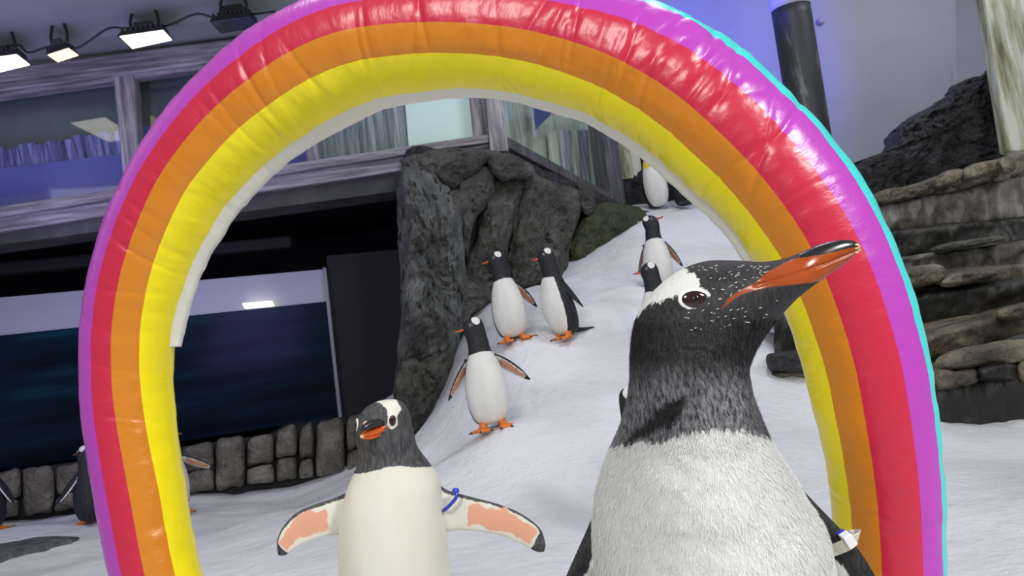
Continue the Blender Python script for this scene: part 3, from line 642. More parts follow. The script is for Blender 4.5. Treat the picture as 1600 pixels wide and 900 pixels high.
for o_, i_ in pairs:
    mid = ((o_[0] + i_[0]) / 2, (o_[1] + i_[1]) / 2); P = ARC(*mid); d = (P - CC) @ FW
    rad.append(0.5 * math.hypot(o_[0] - i_[0], o_[1] - i_[1]) * d / FPX * math.cos(math.atan(math.hypot(mid[0] - 800, mid[1] - 450) / FPX))); cen.append([(P - pC) @ eX, P[2]])
cen = np.array(cen); rad = np.array(rad); rad = np.convolve(np.r_[rad[0], rad, rad[-1]], [0.25, 0.5, 0.25], 'valid')
# drop to the snow at both ends
zend = [(-0.38, cen[0][1]), (0.43, cen[-1][1])]
first = cen[0] + (cen[0] - cen[1]) * np.array([0.8, 1.0]); 
full = catmull(np.c_[cen, rad], 28)
def extend(arr, at_start):
    a = arr[0] if at_start else arr[-1]; b2 = arr[8] if at_start else arr[-9]; dz = (a[:2] - b2[:2]); dz /= np.linalg.norm(dz); out = []
    z = a[1]; k = 1
    while z > -0.02 and k < 300:
        p = a[:2] + dz * 0.005 * k; out.append([p[0], p[1], a[2]]); z = p[1]; k += 1
    return np.array(out)
e0 = extend(full, True); e1 = extend(full, False)
if len(e0): full = np.r_[e0[::-1], full]
if len(e1): full = np.r_[full, e1]
n0 = len(e0)
ker = np.ones(25) / 25
sm = np.stack([np.convolve(np.pad(full[:, k], 12, 'edge'), ker, 'valid') for k in range(3)], 1)
arc2 = sm; S = np.r_[0, np.cumsum(np.linalg.norm(np.diff(arc2[:, :2], axis=0), axis=1))]
# resample evenly
NS = 1100; ss = np.linspace(0, S[-1], NS); arc2 = np.stack([np.interp(ss, S, arc2[:, k]) for k in range(3)], 1)
pxS = []
T2 = np.gradient(arc2[:, :2], axis=0); T2 /= np.linalg.norm(T2, axis=1)[:, None]
N2 = np.c_[-T2[:, 1], T2[:, 0]]     # left of travel = outward (travel left leg up, over, down)
PC3 = pC[None] * np.array([1, 1, 0]) + eX[None] * arc2[:, :1] + np.array([0, 0, 1.0])[None] * arc2[:, 1:2]
NO3 = eX[None] * N2[:, :1] + np.array([0, 0, 1.0])[None] * N2[:, 1:2]
arch = empty('rainbow_arch', (pC[0], pC[1], 0.0)); tag(arch, 'large glossy inflatable rainbow arch standing in the snow around the penguins', 'inflatable')
_cr = np.random.RandomState(12)
CREASE = [(ss[-1] * _cr.uniform(0.12, 0.9), _cr.uniform(0.9, 3.0), _cr.uniform(0.0025, 0.006), _cr.uniform(0.008, 0.03), _cr.uniform(-0.02, 0.02)) for _ in range(34)]
CREASE += [(ss[-1] * q, _cr.uniform(1.3, 2.6), 0.004, 0.035, _cr.uniform(-0.02, 0.02)) for q in (0.33, 0.44, 0.47, 0.50, 0.53, 0.57, 0.60, 0.625, 0.64, 0.66, 0.69)]
CREASE += [(ss[-1] * _cr.uniform(0.58, 0.70), _cr.uniform(0.7, 1.6), _cr.uniform(0.003, 0.007), _cr.uniform(0.015, 0.04), _cr.uniform(-0.06, 0.06)) for _ in range(14)]
def arch_r(s, psi):
    # pleats run across the tube, strongest at the inner (180) and outer (0) seams
    s = np.asarray(s); psi = np.asarray(psi)
    seam = np.exp(-((np.cos(psi) - (-0.85)) / 0.30) ** 2) * 0.9 + np.exp(-((np.cos(psi) - 0.95) / 0.35) ** 2) * 1.1 + 0.25
    q = np.c_[s * 26, np.sin(psi) * 0.9, np.cos(psi) * 0.9 + 3]
    ple = fbm(q, 3, 33)
    sag = fbm(np.c_[s * 5, np.sin(psi), np.cos(psi)], 2, 35)
    pol = 0.0
    # sharp transverse creases, each running part of the way round
    cr = 0
    for s0, p0, wd, dp, sk in CREASE:
        cr = cr - dp * np.exp(-np.abs((s - s0 - sk * (psi - p0)) / wd) ** 1.3) * np.exp(-((psi - p0) / 0.75) ** 2)
    crush = fbm(np.c_[s * 17, psi * 3.2, psi * 0], 4, 37) * np.clip(np.exp(-((s / ss[-1] - 0.62) / 0.09) ** 2), 0, 1) * (psi < 2.2)
    return 1 + 0.020 * seam * ple + 0.012 * sag + cr + 0.014 * crush
SK = [0, .2, .38, .5, .65, .85, 1.0]
BT = {'a': [-128] * 7, 'tp': [37] * 7, 'pr': [88, 88, 80, 74, 70, 68, 68], 'ro': [119, 119, 104, 100, 106, 110, 110], 'oy': [156, 154, 133, 129, 134, 139, 139], 'yw': [237] * 7}
PSI = [('turquoise', 'a', 'tp', 60), ('purple', 'tp', 'pr', 16), ('red', 'pr', 'ro', 16), ('orange', 'ro', 'oy', 16), ('yellow', 'oy', 'yw', 40)]
def strip(name, ka, kb, n, mat, label):
    sf = ss / ss[-1]; a = np.interp(sf, SK, BT[ka]); b2 = np.interp(sf, SK, BT[kb]); k = np.linspace(0, 1, n)
    Pp = np.radians(a[:, None] * (1 - k) + b2[:, None] * k).ravel(); I = np.repeat(np.arange(NS), n)
    r = arc2[I, 2] * arch_r(ss[I], Pp)
    V = PC3[I] + NO3[I] * (r * np.cos(Pp))[:, None] + nr_[None] * (r * np.sin(Pp))[:, None]
    o = mesh_obj(name, V, gridfaces(NS, n), mat, arch, attrs={'along': ss[I] * 34, 'around': Pp * 1.3})
    tag(o, label); return o
pxc = np.array([proj(p)[:2] for p in PC3])
iw0 = int(np.argmin(np.hypot(pxc[:, 0] - 208, pxc[:, 1] - 540))); iw1 = int(np.argmin(np.hypot(pxc[:, 0] - 1290, pxc[:, 1] - 372)))
for nm, a, b2, n in PSI: strip('stripe', a, b2, n, VIN[nm], '%s stripe' % nm)
# white inner lining, only round the upper part, standing a little proud with a free edge
ps = np.radians(np.linspace(180, 236, 22)); idx = np.arange(iw0, iw1); I, Pp = np.meshgrid(idx, ps, indexing='ij'); I = I.ravel(); Pp = Pp.ravel()
st_ = np.interp(ss[I] / ss[-1], [0.15, 0.38, 0.5, 0.75], [16, 4, 2, 6]); f = np.clip((np.degrees(Pp) - 180 - st_) / 10, 0, 1)
rr = arc2[I, 2] * arch_r(ss[I], Pp) * (0.985 + 0.165 * f + 0.02 * fbm(np.c_[ss[I] * 9, Pp, Pp * 0], 3, 41) * f)
V = PC3[I] + NO3[I] * (rr * np.cos(Pp))[:, None] + nr_[None] * (rr * np.sin(Pp))[:, None]
o = mesh_obj('lining', V, gridfaces(len(idx), 22), VIN['white'], arch, attrs={'along': ss[I] * 34, 'around': Pp * 1.3})
md = o.modifiers.new('thick', 'SOLIDIFY'); md.thickness = 0.002; md.offset = -1
tag(o, 'white inner lining')

# ------------------------------------------------------------ penguins
class MB:
    def __init__(s): s.V = []; s.F = []; s.m = []; s.A = {k: [] for k in ('aw', 'ap', 'ao', 'ag', 'af')}; s.n = 0
    def add(s, V, F, mi=0, **at_):
        V = np.asarray(V, float); s.V.append(V); s.F += [tuple(int(i) + s.n for i in f) for f in F]; s.m += [mi] * len(F)
        for k in s.A:
            a = at_.get(k, -1.0 if k in ('aw', 'ap', 'ao') else 0.0); s.A[k].append(np.full(len(V), a) if np.isscalar(a) else np.asarray(a, float))
        s.n += len(V)
    def build(s, name, mats, parent=None, origin=None, loc=None):
        return mesh_obj(name, np.concatenate(s.V), s.F, mats, parent, mi=s.m, attrs={k: np.concatenate(v) for k, v in s.A.items()}, origin=origin)
def loft(secs, m=6, n=48, e=2.0, cap=True):
    """secs rows: centre(3) a(3) b(3); ring point = c + a cos + b sin"""
    Sx = catmull(np.array([np.r_[c, a, b_] for c, a, b_ in secs]), m); th = np.linspace(0, 2 * math.pi, n, endpoint=False)
    ct = np.sign(np.cos(th)) * np.abs(np.cos(th)) ** (2 / e); st = np.sign(np.sin(th)) * np.abs(np.sin(th)) ** (2 / e)
    V = (Sx[:, None, 0:3] + Sx[:, None, 3:6] * ct[None, :, None] + Sx[:, None, 6:9] * st[None, :, None]).reshape(-1, 3)
    F = gridfaces(len(Sx), n, True)
    if cap: F.append(tuple(range(n))[::-1]); F.append(tuple(len(V) - n + i for i in range(n)))
    return V, F, np.repeat(np.linspace(0, 1, len(Sx)), n), np.tile(th, len(Sx))
def flip(mb, lead, trail, th, inner_dir, mi=0, root=0.16, tip=0.84, ledge_=0.30, scale=1.0, n=22, k=9):
    """flipper between two polylines; inner_dir points to the pale underside"""
    lead = catmull(lead, 6); trail = catmull(trail, 6); q = np.linspace(0, 1, n)
    def rs(a):
        s = np.r_[0, np.cumsum(np.linalg.norm(np.diff(a, axis=0), axis=1))]; return np.stack([np.interp(q * s[-1], s, a[:, j]) for j in range(3)], 1)
    lead = rs(lead); trail = rs(trail); inner_dir = inner_dir / np.linalg.norm(inner_dir)
    c = np.linspace(-1, 1, k); ww = np.linalg.norm(lead - trail, axis=1).mean(); Lg = np.linalg.norm(lead[-1] - lead[0])
    for side in (1, -1):
        V = []; aw = []; ap = []
        for i in range(n):
            t = q[i]
            for j in range(k):
                x = (c[j] + 1) / 2; p = lead[i] + (trail[i] - lead[i]) * x; tk = th * (1 - c[j] ** 2) ** 0.5 * (1 - 0.6 * t) * (1 if t < 0.97 else 0.4) + (0.02 * scale * (1 - t / 0.12) ** 2 * (1 - c[j] ** 2) if t < 0.12 else 0)
                V.append(p + inner_dir * side * tk)
                if side == 1:
                    d_in = min((t - root) * Lg, (tip - t) * Lg, (x - ledge_) * ww, (0.82 - x) * ww); ap.append(d_in)
                    aw.append(min((tip + 0.02 - t) * Lg, (x - ledge_ + 0.06) * ww) )
                else: ap.append(-0.02); aw.append(min((x - 0.86) * ww, (0.9 - t) * Lg))
        F = gridfaces(n, k)
        if side == -1: F = [f[::-1] for f in F]
        mb.add(V, F, mi, aw=aw, ap=ap)
def ell(mb, c, ax, ay, az, mi, n=14, m=9, **kw):
    V = []; 
    for i in range(m + 1):
        ph = math.pi * i / m
        for j in range(n):
            th = 2 * math.pi * j / n; V.append(c + ax * math.sin(ph) * math.cos(th) + ay * math.sin(ph) * math.sin(th) + az * math.cos(ph))
    mb.add(V, gridfaces(m + 1, n, True), mi, **kw)
def foot(mb, c, yaw, sc, mi, mc, tilt=0.0):
    f = np.array([math.sin(yaw), -math.cos(yaw), 0]); r = np.array([math.cos(yaw), math.sin(yaw), 0]); u = np.array([0, 0, 1.0])
    V, F, t, th = loft([(c + u * 0.06 * sc + f * -0.01 * sc, r * .022 * sc, f * .024 * sc), (c + u * 0.03 * sc, r * .02 * sc, f * .022 * sc), (c + u * 0.014 * sc + f * 0.008 * sc, r * .022 * sc, f * .024 * sc)], 3, 12)
    mb.add(V, F, mi)
    # web
    W = [c + r * x * sc + f * y * sc + u * z * sc for x, y, z in [(-.018, -.015, .012), (.018, -.015, .012), (.048, .062, .004), (.024, .056, .006), (0, .08, .004), (-.024, .056, .006), (-.048, .062, .004)]]
    W2 = [p + u * 0.012 * sc for p in W]
    mb.add(W + W2, [tuple(range(7))[::-1], tuple(range(7, 14))] + [(i, (i + 1) % 7, 7 + (i + 1) % 7, 7 + i) for i in range(7)], mi)
    for x, y in ((-.048, .062), (0, .08), (.048, .062)):
        a = c + u * 0.014 * sc; b2 = c + r * x * sc + f * y * sc + u * 0.012 * sc; d = (b2 - a) / np.linalg.norm(b2 - a); s = np.cross(d, u)
        V, F, t, th = loft([(a, s * .011 * sc, u * .012 * sc), ((a + b2) / 2, s * .008 * sc, u * .01 * sc), (b2, s * .006 * sc, u * .007 * sc)], 2, 8); mb.add(V, F, mi)
        V, F, t, th = loft([(b2, s * .005 * sc, u * .006 * sc), (b2 + d * .01 * sc, s * .004 * sc, u * .004 * sc - d * 0), (b2 + d * .02 * sc - u * .004 * sc, s * .001 * sc, u * .001 * sc)], 2, 8); mb.add(V, F, mc)
MATS_FAR = [FE_FAR, M['foot'], M['claw'], M['horn_orange'], M['eye'], M['horn_black'], M['eye_ring']]
def penguin(label, foot_pt, yaw, head_yaw=0.0, fat=1.1, head_pitch=0.0, sc=1.0, lf=(25, 0), rf=(25, 0), lean=0.0, side_lean=0.0, king=False, group=None, feet=True, tail=1.0, white_to=1.18):
    """gentoo facing local -Y; lf/rf = (spread from hanging deg, forward deg) for its image-left / image-right flipper"""
    mb = MB(); X = np.array([1.0, 0, 0]); Y = np.array([0, 1.0, 0]); Z = np.array([0, 0, 1.0])
    S_ = [(.035, .030, .040, .035), (.05, .028, .074, .064), (.085, .022, .092, .084), (.14, .012, .104, .098), (.21, .002, .108, .103), (.28, -.006, .103, .099), (.35, -.008, .090, .086), (.405, -.006, .073, .072),
          (.45, .001, .059, .060), (.49, .001, .054, .056), (.53, -.003, .050, .054), (.57, -.009, .048, .057), (.60, -.010, .044, .054), (.625, -.007, .033, .042), (.64, -.004, .017, .022), (.643, -.003, .004, .006)]
    V, F, t, th = loft([(Y * y + Z * z, X * wx, Y * wy) for z, y, wx, wy in S_], 4, 40)
    z = V[:, 2]; ang = np.arctan2(V[:, 0], -V[:, 1])           # 0 = front
    bib = 0.437 if not king else 0.47
    edge = (1.56 - 0.22 * np.clip((z - .15) / .3, 0, 1)) * (white_to / 1.18)
    aw = np.minimum((edge - np.abs(ang)) * 0.09, bib - z + 0.006 * np.cos(ang * 2))
    # white brow patches joined over the crown
    brow = 0.0155 - np.sqrt(((V[:, 1] - .003) / 1.0) ** 2 * 0.8 + ((z - .625) / 1.5) ** 2)
    if not king: aw = np.maximum(aw, np.where(z > .58, brow + 0.004 * (np.abs(V[:, 0]) > .02), -1))
    ap = np.full(len(V), -1.0)
    if king: ap = np.minimum(z - 0.405, np.minimum(0.478 - z, (1.3 - np.abs(ang)) * .07))
    # head turn
    def turn(P):
        P = np.array(P, float); k = np.clip((P[:, 2] - .44) / .10, 0, 1); k = k * k * (3 - 2 * k); a = head_yaw * k
        x, y = P[:, 0].copy(), P[:, 1].copy(); P[:, 0] = x * np.cos(a) - y * np.sin(a); P[:, 1] = x * np.sin(a) + y * np.cos(a)
        ax = np.array([math.cos(head_yaw), math.sin(head_yaw), 0]); fr = np.array([math.sin(head_yaw), -math.cos(head_yaw), 0])
        kk = np.clip((P[:, 2] - .50) / .08, 0, 1) * head_pitch; q = P - np.array([0, 0, .53]); u = q @ fr; v = q[:, 2]
        un = u * np.cos(kk) - v * np.sin(kk); vn = u * np.sin(kk) + v * np.cos(kk)
        P = P + fr[None] * (un - u)[:, None]; P[:, 2] += vn - v; return P
    mb.add(turn(V), F, 0, aw=aw, ap=ap)
    # bill
    b0 = np.array([0, -.057, .583])
    for (zz, hw, hh, mi, ln, dz) in ((.004, .0085, .0065, 5, .056, -.008), (-.003, .0095, .0065, 3, .052, -.004)):
        V, F, t, th = loft([(b0 + Z * zz + Y * .022, X * hw * 1.5, Z * hh * 1.5), (b0 + Z * zz, X * hw, Z * hh), (b0 + Z * (zz + dz * .3) - Y * ln * .5, X * hw * .65, Z * hh * .7), (b0 + Z * (zz + dz) - Y * ln, X * .0015, Z * .002)], 3, 12)
        mb.add(turn(V), F, mi)
    V, F, t, th = loft([(b0 + Z * 0 + Y * .01, X * .013, Z * .005), (b0 - Y * .01, X * .0105, Z * .005), (b0 - Y * .035 - Z * .003, X * .007, Z * .004), (b0 - Y * .048 - Z * .005, X * .003, Z * .002)], 3, 12); mb.add(turn(V), F, 3)
    for sx in (-1, 1):
        for r_, off, mi in ((.0078, 0, 6), (.0062, .0028, 4)):
            V = []; c = np.array([sx * (.0425 + off), -.030, .598])
            for i in range(7):
                ph = math.pi * i / 6
                for j in range(10): a = 2 * math.pi * j / 10; V.append(c + X * math.cos(ph) * r_ * .5 + Y * math.sin(ph) * math.cos(a) * r_ + Z * math.sin(ph) * math.sin(a) * r_)
            mb.add(turn(V), gridfaces(7, 10, True), mi)
    # flippers
    for sx, (sp, fw) in ((-1, lf), (1, rf)):
        sp = math.radians(sp); fw = math.radians(fw)
        root = np.array([sx * .066, .012, .405]); d0 = np.array([sx * math.sin(sp), -math.sin(fw) * math.cos(sp), -math.cos(sp) * math.cos(fw)])
        fc = np.array([0, 1.0, 0]); inn = np.array([-sx * math.cos(sp), -0.75 * abs(math.sin(sp)) - 0.15, -math.sin(sp) * 0.4])
        ch = np.cross(d0, inn); ch /= np.linalg.norm(ch); ch = ch if (ch[2] > 0 if sp > .6 else ch[1] < 0) else -ch      # leading edge: forward / up
        if sp > .35: ch = ch if ch[2] > 0 else -ch
        lead = []; trl = []
        for k in range(6):
            tt = k / 5; bend = 0.32 * tt ** 1.6; dd = d0 * tt * .235 - ch * bend * .12
            wd = [.024, .036, .038, .034, .024, .006][k]
            lead.append(root + dd + ch * wd * (0.8 if k else 1.0)); trl.append(root + dd - ch * wd)
        flip(mb, lead, trl, .0055, inn, 0, ledge_=0.22)
    # tail
    if tail:
        V, F, t, th = loft([(np.array([0, .075, .075]), X * .045, Z * .03), (np.array([0, .13, .045]), X * .032, Z * .014), (np.array([0, .13 + .11 * tail, .03]), X * .012, Z * .004), (np.array([0, .13 + .13 * tail, .028]), X * .002, Z * .002)], 3, 14); mb.add(V, F, 0)
    if feet:
        for sx in (-1, 1): foot(mb, np.array([sx * .05, -.005, 0.0]), sx * 0.35, 1.05, 1, 2)
    # lean
    allV = np.concatenate(mb.V) * sc * np.array([fat, fat, 1.0])
    R = Matrix.Rotation(yaw, 3, 'Z') @ Matrix.Rotation(side_lean, 3, 'Y') @ Matrix.Rotation(lean, 3, 'X')
    Rn = np.array(R); Vw = allV @ Rn.T; mb.V = [Vw]
    # keep feet on the snow
    o = mb.build('penguin', [FE_KING if king else FE_FAR] + MATS_FAR[1:], origin=np.zeros(3)); 
    x, y = foot_pt[0], foot_pt[1]; o.location = (x, y, gz(x, y) - 0.004 if len(foot_pt) < 4 else foot_pt[2])
    tag(o, label, 'penguin', group); return o
R = math.radians
penguin('middle distance gentoo penguin walking down the snow with both flippers spread, orange feet on show', at(772, 676, 4.2), R(12), head_yaw=R(-88), sc=1.02, lf=(40, 12), rf=(52, 12), side_lean=R(-2))
penguin('gentoo penguin by the rock, white belly to us and head turned left', at(806, 536, 5.35), R(14), head_yaw=R(-92), sc=1.05, lf=(12, 5), rf=(40, 0), side_lean=R(-4), tail=1.2)
penguin('gentoo penguin standing side-on behind its neighbour with black back and tail stretched out right', at(884, 536, 5.25), R(-58), head_yaw=R(-22), sc=1.04, lf=(8, 0), rf=(14, -15), side_lean=0, lean=R(4), tail=2.2, white_to=1.0)
penguin('gentoo penguin high on the slope facing us with a dark head and hanging flippers', at(1033, 452, 6.3), R(-4), head_yaw=R(75), head_pitch=R(18), sc=1.07, lf=(24, 5), rf=(34, 8), side_lean=R(1))
p7 = at(1028, 545, 5.1)
penguin('gentoo penguin with only its head and orange bill showing over the near penguin\'s crown', at(1044, 584, 4.95), R(-60), head_yaw=R(-30), sc=1.0, side_lean=R(0))
penguin('tall king penguin with white belly and yellow throat at the top of the slope', at(1036, 340, 8.7), R(18), sc=1.26, lf=(6, 0), rf=(6, 0), side_lean=R(-8), king=True, feet=False)
penguin('dark king penguin seen from behind, right of the yellow throated one', at(1078, 335, 8.75), R(150), sc=1.36, lf=(6, 0), rf=(6, 0), king=True, feet=False)
penguin('gentoo penguin hiding behind the near penguin\'s neck, edge of face showing', at(1036, 850, 2.6), R(25), head_yaw=R(55), sc=0.86, lf=(5, 0), rf=(5, 0), side_lean=R(-4))
penguin('gentoo penguin half hidden behind the left leg of the arch, grey back and flipper out', at(142, 803, 5.95), R(-150), head_yaw=R(50), sc=0.98, lf=(18, 0), rf=(42, 0), tail=0.6)
penguin('gentoo penguin behind the yellow stripe with only a bill and pink flipper showing', at(272, 790, 5.9), R(20), head_yaw=R(60), sc=1.1, lf=(20, 0), rf=(66, 0))
penguin('gentoo penguin cut off by the left frame edge with one black flipper out', at(-14, 820, 5.9), R(-160), head_yaw=R(0), sc=1.0, lf=(30, 0), rf=(30, 0))

# ---- penguin two: flippers wide, face towards us
d2 = 1.15; S2 = d2 / FPX
def sec_px(l, r, d, hb, back=0.0):
    c = (at(l[0], l[1], d) + at(r[0], r[1], d)) / 2; a = (at(r[0], r[1], d) - at(l[0], l[1], d)) / 2
    return (c + FW * back, a, FW * hb)
mb = MB()
rows = [(606, 600, 626, .004), (588, 618, 628, .014), (573, 630, 636, .026), (563, 637, 648, .035), (558, 641, 662, .042), (557, 644, 678, .046), (559, 648, 694, .047), (562, 652, 708, .046), (559, 662, 724, .050), (552, 674, 742, .058), (543, 686, 764, .068),
        (536, 691, 790, .078), (532, 695, 825, .086), (531, 699, 865, .092), (532, 703, 905, .096), (530, 712, 960, .10), (534, 718, 1020, .10), (545, 716, 1080, .095), (565, 705, 1140, .08), (595, 685, 1175, .05)]
secs = [sec_px((l, y + (r - l) * 0), (r, y - (r - l) * 0.10), d2 + .01 * min(1, max(0, (y - 700) / 100)), hb) for l, r, y, hb in rows]
rev = secs[::-1]
V, F, t, th = loft(rev, 5, 72)
PXx, PXy, PD = proj(V)
cdep = d2 + 0.0
front = np.array([v for v in (d2 + 0.02 - PD)])
bibl = 738 - (PXx - 553) * 0.10 + 3 * np.sin(PXx / 17)
aw = np.minimum((PXy - bibl) * S2, (0.028 - (PD - d2)) * 1.0)
band = sdpoly(PXx, PXy, [(604, 664), (606, 652), (604, 641), (598, 632), (586, 627), (572, 631), (564, 641), (560, 653), (557, 668), (548, 655), (550, 636), (565, 620), (600, 612), (618, 622), (628, 640), (621, 650), (622, 664), (612, 671)]) * S2
aw = np.maximum(aw, np.where((PXy < 690) & (PD < d2 + .012), band, -1))
ag = np.clip((PXy - 690) / 25, 0, 1) * 0.8
mb.add(V, F, 0, aw=aw, ag=ag)
def surf(px, py, V=V, PXx=PXx, PXy=PXy, PD=PD):
    w_ = np.hypot(PXx - px, PXy - py) + (PD > np.median(PD[np.hypot(PXx - px, PXy - py) < 12]) if (np.hypot(PXx - px, PXy - py) < 12).any() else 0) * 50
    return PD[np.argmin(w_)]
# eyes
def eye(mb, px, py, d, rx, ry, S_, tilt, m_ring, m_eye, m_pup, view_n):
    c = at(px, py, d); ca, sa = math.cos(tilt), math.sin(tilt); a = RT * ca + UP * sa; b_ = -RT * sa + UP * ca
    nn = view_n / np.linalg.norm(view_n); a = a - nn * (a @ nn); b_ = b_ - nn * (b_ @ nn)
    ell(mb, c, a * rx * 1.22 * S_, b_ * ry * 1.28 * S_, nn * ry * 0.30 * S_, m_ring, 28, 12)
    ell(mb, c + nn * ry * 0.10 * S_, a * rx * S_, b_ * ry * S_, nn * ry * 0.42 * S_, m_eye, 28, 12)
    ell(mb, c + nn * ry * 0.36 * S_, a * ry * .5 * S_, b_ * ry * .5 * S_, nn * ry * .20 * S_, m_pup, 20, 8)
de = surf(613, 658)
eye(mb, 612.5, 657, de - .003, 7.6, 8.6, S2, 0.2, 6, 4, 7, -FW + RT * 0.75)
eye(mb, 558, 664, surf(561, 664) + .004, 4.0, 8.0, S2, 0, 6, 4, 7, -FW - RT * 1.4)
# bill: towards camera and to the left, slightly open
b0 = at(594, 664, d2 - .026); tipu = at(563, 674, d2 - .088); tipl = at(566, 684, d2 - .074)
def billpart(mb, p0, p1, wr, hr, mi, mid=None, sag=0):
    ax = (p1 - p0) / np.linalg.norm(p1 - p0); s = np.cross(ax, UP); s /= np.linalg.norm(s); u = np.cross(s, ax)
    P = [p0 - ax * .012, p0 + (p1 - p0) * .15, p0 + (p1 - p0) * .5 + u * sag, p0 + (p1 - p0) * .85 + u * sag * .6, p1]
    V, F, t, th = loft([(p, s * wr * k, u * hr * k2) for p, k, k2 in zip(P, (1.6, 1.1, .75, .4, .06), (1.5, 1.05, .8, .5, .08))], 4, 20); mb.add(V, F, mi); return P, s, u
billpart(mb, b0 + UP * .004, tipu, .012, .0075, 5, sag=.003)
billpart(mb, b0 - UP * .004 - RT * .000, at(565, 681, d2 - .078), .0145, .0062, 3, sag=-.001)
billpart(mb, b0 - UP * .009, tipl, .012, .0055, 3, sag=-.003)
ell(mb, tipl + UP * .002, RT * .0035, UP * .003, FW * .006, 8)
ell(mb, at(571, 661, d2 - .058), RT * .0035, UP * .003, FW * .01, 8)
# orange gape streak running back along the cheek
gp = [at(590, 672, surf(590, 672) - .001), at(598, 668, surf(598, 668) - .0005), at(604, 667, surf(604, 667) - .0002)]
V, F = tubemesh(gp, [.0032, .0022, .0006], 10); mb.add(V, F, 3)
inn = -FW - UP * 0.15
flip(mb, [at(545, 768, d2 + .012), at(520, 779, d2 + .01), at(490, 789, d2), at(462, 802, d2 - .005), at(443, 822, d2 - .01), at(433, 845, d2 - .012), at(434, 866, d2 - .012)],
     [at(545, 838, d2 + .012), at(525, 836, d2 + .01), at(500, 840, d2), at(480, 846, d2 - .005), at(460, 857, d2 - .01), at(447, 867, d2 - .012), at(438, 868, d2 - .012)], .006, inn, 0, root=0.24, tip=0.86, ledge_=0.15, n=44, k=17)
flip(mb, [at(680, 752, d2 + .012), at(700, 766, d2 + .01), at(735, 776, d2), at(780, 788, d2 - .005), at(815, 803, d2 - .01), at(844, 826, d2 - .012), at(853, 852, d2 - .012)],
     [at(680, 838, d2 + .012), at(702, 830, d2 + .01), at(735, 829, d2), at(780, 836, d2 - .005), at(815, 850, d2 - .01), at(838, 862, d2 - .012), at(850, 862, d2 - .012)], .006, inn, 0, root=0.30, tip=0.86, ledge_=0.13, n=44, k=17)
c2 = at(620, 900, d2); gx, gy = c2[0] + .03, c2[1]
for sx in (-1, 1): foot(mb, np.array([gx + sx * .055, gy - .01, 0.0 + gz(gx, gy)]), sx * .3, 1.1, 1, 2)
V, F, t, th = loft([(np.array([gx + k * 0, gy, gz(gx, gy) + zz]), np.array([wx, 0, 0]), np.array([0, wy, 0])) for k, zz, wx, wy in ((0, .24, .06, .06), (0, .14, .072, .07), (0, .08, .07, .066), (0, .045, .05, .05))], 3, 30)
mb.add(V, F, 0, aw=.05)
P2 = mb.build('penguin', [FE_SECOND, M['foot'], M['claw'], M['horn_orange'], M['eye'], M['horn_black'], M['eye_ring'], M['pupil'], M['horn_tip']], origin=np.array([gx, gy, gz(gx, gy)]))
tag(P2, 'cream bellied gentoo penguin standing under the arch with wide open flippers and blue band', 'penguin')
# blue band round its right-hand flipper
ring = [at(x, y, d2 + dz) for x, y, dz in ((712, 766, -.012), (713, 776, -.016), (706, 786, -.016), (698, 794, -.012), (694, 797, 0), (697, 790, .014), (704, 776, .018), (710, 767, .012), (712, 765, 0))]
V, F = tubemesh(ring, .0028, 10); mesh_obj('flipper_band', V, F, M['band_blue'], P2)
mbb = MB(); ell(mbb, at(712, 767, d2 - .012), RT * .0058, UP * .0048, FW * .005, 0); mbb.build('band_clip', [M['band_blue']], P2)

# ---- near penguin
dh = 0.50; SH = dh / FPX
P = [((930, 900), (1285, 900), .115, .06), ((926, 850), (1281, 852), .108, .058), ((927, 806), (1270, 806), .10, .053), ((934, 765), (1248, 768), .09, .045), ((946, 725), (1226, 730), .078, .036),
     ((960, 693), (1207, 700), .066, .028), ((974, 660), (1190, 668), .056, .018), ((982, 628), (1178, 634), .048, .010), ((986, 595), (1168, 603), .043, .004), ((986, 560), (1165, 578), .041, 0), ((989, 522), (1174, 553), .040, 0), ((1000, 485), (1188, 528), .040, 0),
     ((1026, 451), (1206, 505), .039, 0), ((1062, 423), (1221, 487), .036, 0), ((1103, 408), (1237, 471), .031, 0), ((1147, 407), (1253, 458), .024, 0), ((1190, 409), (1270, 446), .0165, 0),
     ((1225, 404), (1283, 438), .0115, 0), ((1250, 395), (1294, 430), .0088, 0), ((1278, 383), (1309, 420), .0072, 0), ((1305, 376), (1324, 409), .0056, 0), ((1325, 375), (1335, 400), .0040, 0), ((1338, 378), (1342, 394), .0024, 0), ((1344, 385), (1345, 390), .0007, 0)]
secs = []
for l, r, hb, bk in P:
    c = (at(*l, dh + bk) + at(*r, dh + bk)) / 2; a = (at(*r, dh + bk) - at(*l, dh + bk)) / 2; secs.append((c, a, FW * hb))
# body below the frame, straight down to the feet
c0, a0_, b0_ = secs[0]; low = []
for dz, k, kb, fwd in ((.05, 1.08, 1.05, .005), (.12, 1.18, 1.1, .01), (.2, 1.22, 1.1, .012), (.28, 1.15, 1.05, .02), (.35, .95, .9, .03), (.40, .65, .6, .03), (.415, .3, .3, .03)):
    low.append((c0 + np.array([0.01 * dz / .1, fwd, -dz]), np.array([np.linalg.norm(a0_) * k, 0, 0]), np.array([0, np.linalg.norm(b0_) * kb, 0])))
secs = low[::-1] + secs
V, F, t, th = loft(secs, 9, 150, e=2.05)
HX, HY, HD = proj(V)
nr0 = HX
cl = np.interp(HY, [400, 560, 700, 765, 806, 900], [dh, dh, dh + .028, dh + .045, dh + .053, dh + .06])
bl = np.interp(HX, [940, 962, 985, 1010, 1050, 1085, 1120, 1155, 1185, 1205, 1225], [705, 699, 697, 691, 684, 675, 672, 673, 680, 688, 700]) + 4 * fbm(np.c_[HX / 4, HY * 0, HX * 0], 3, 91)
backm = np.where(HX > 1100, 0.008 - 0.022 * np.clip((HY - 700) / 120, 0, 1), 0.022)
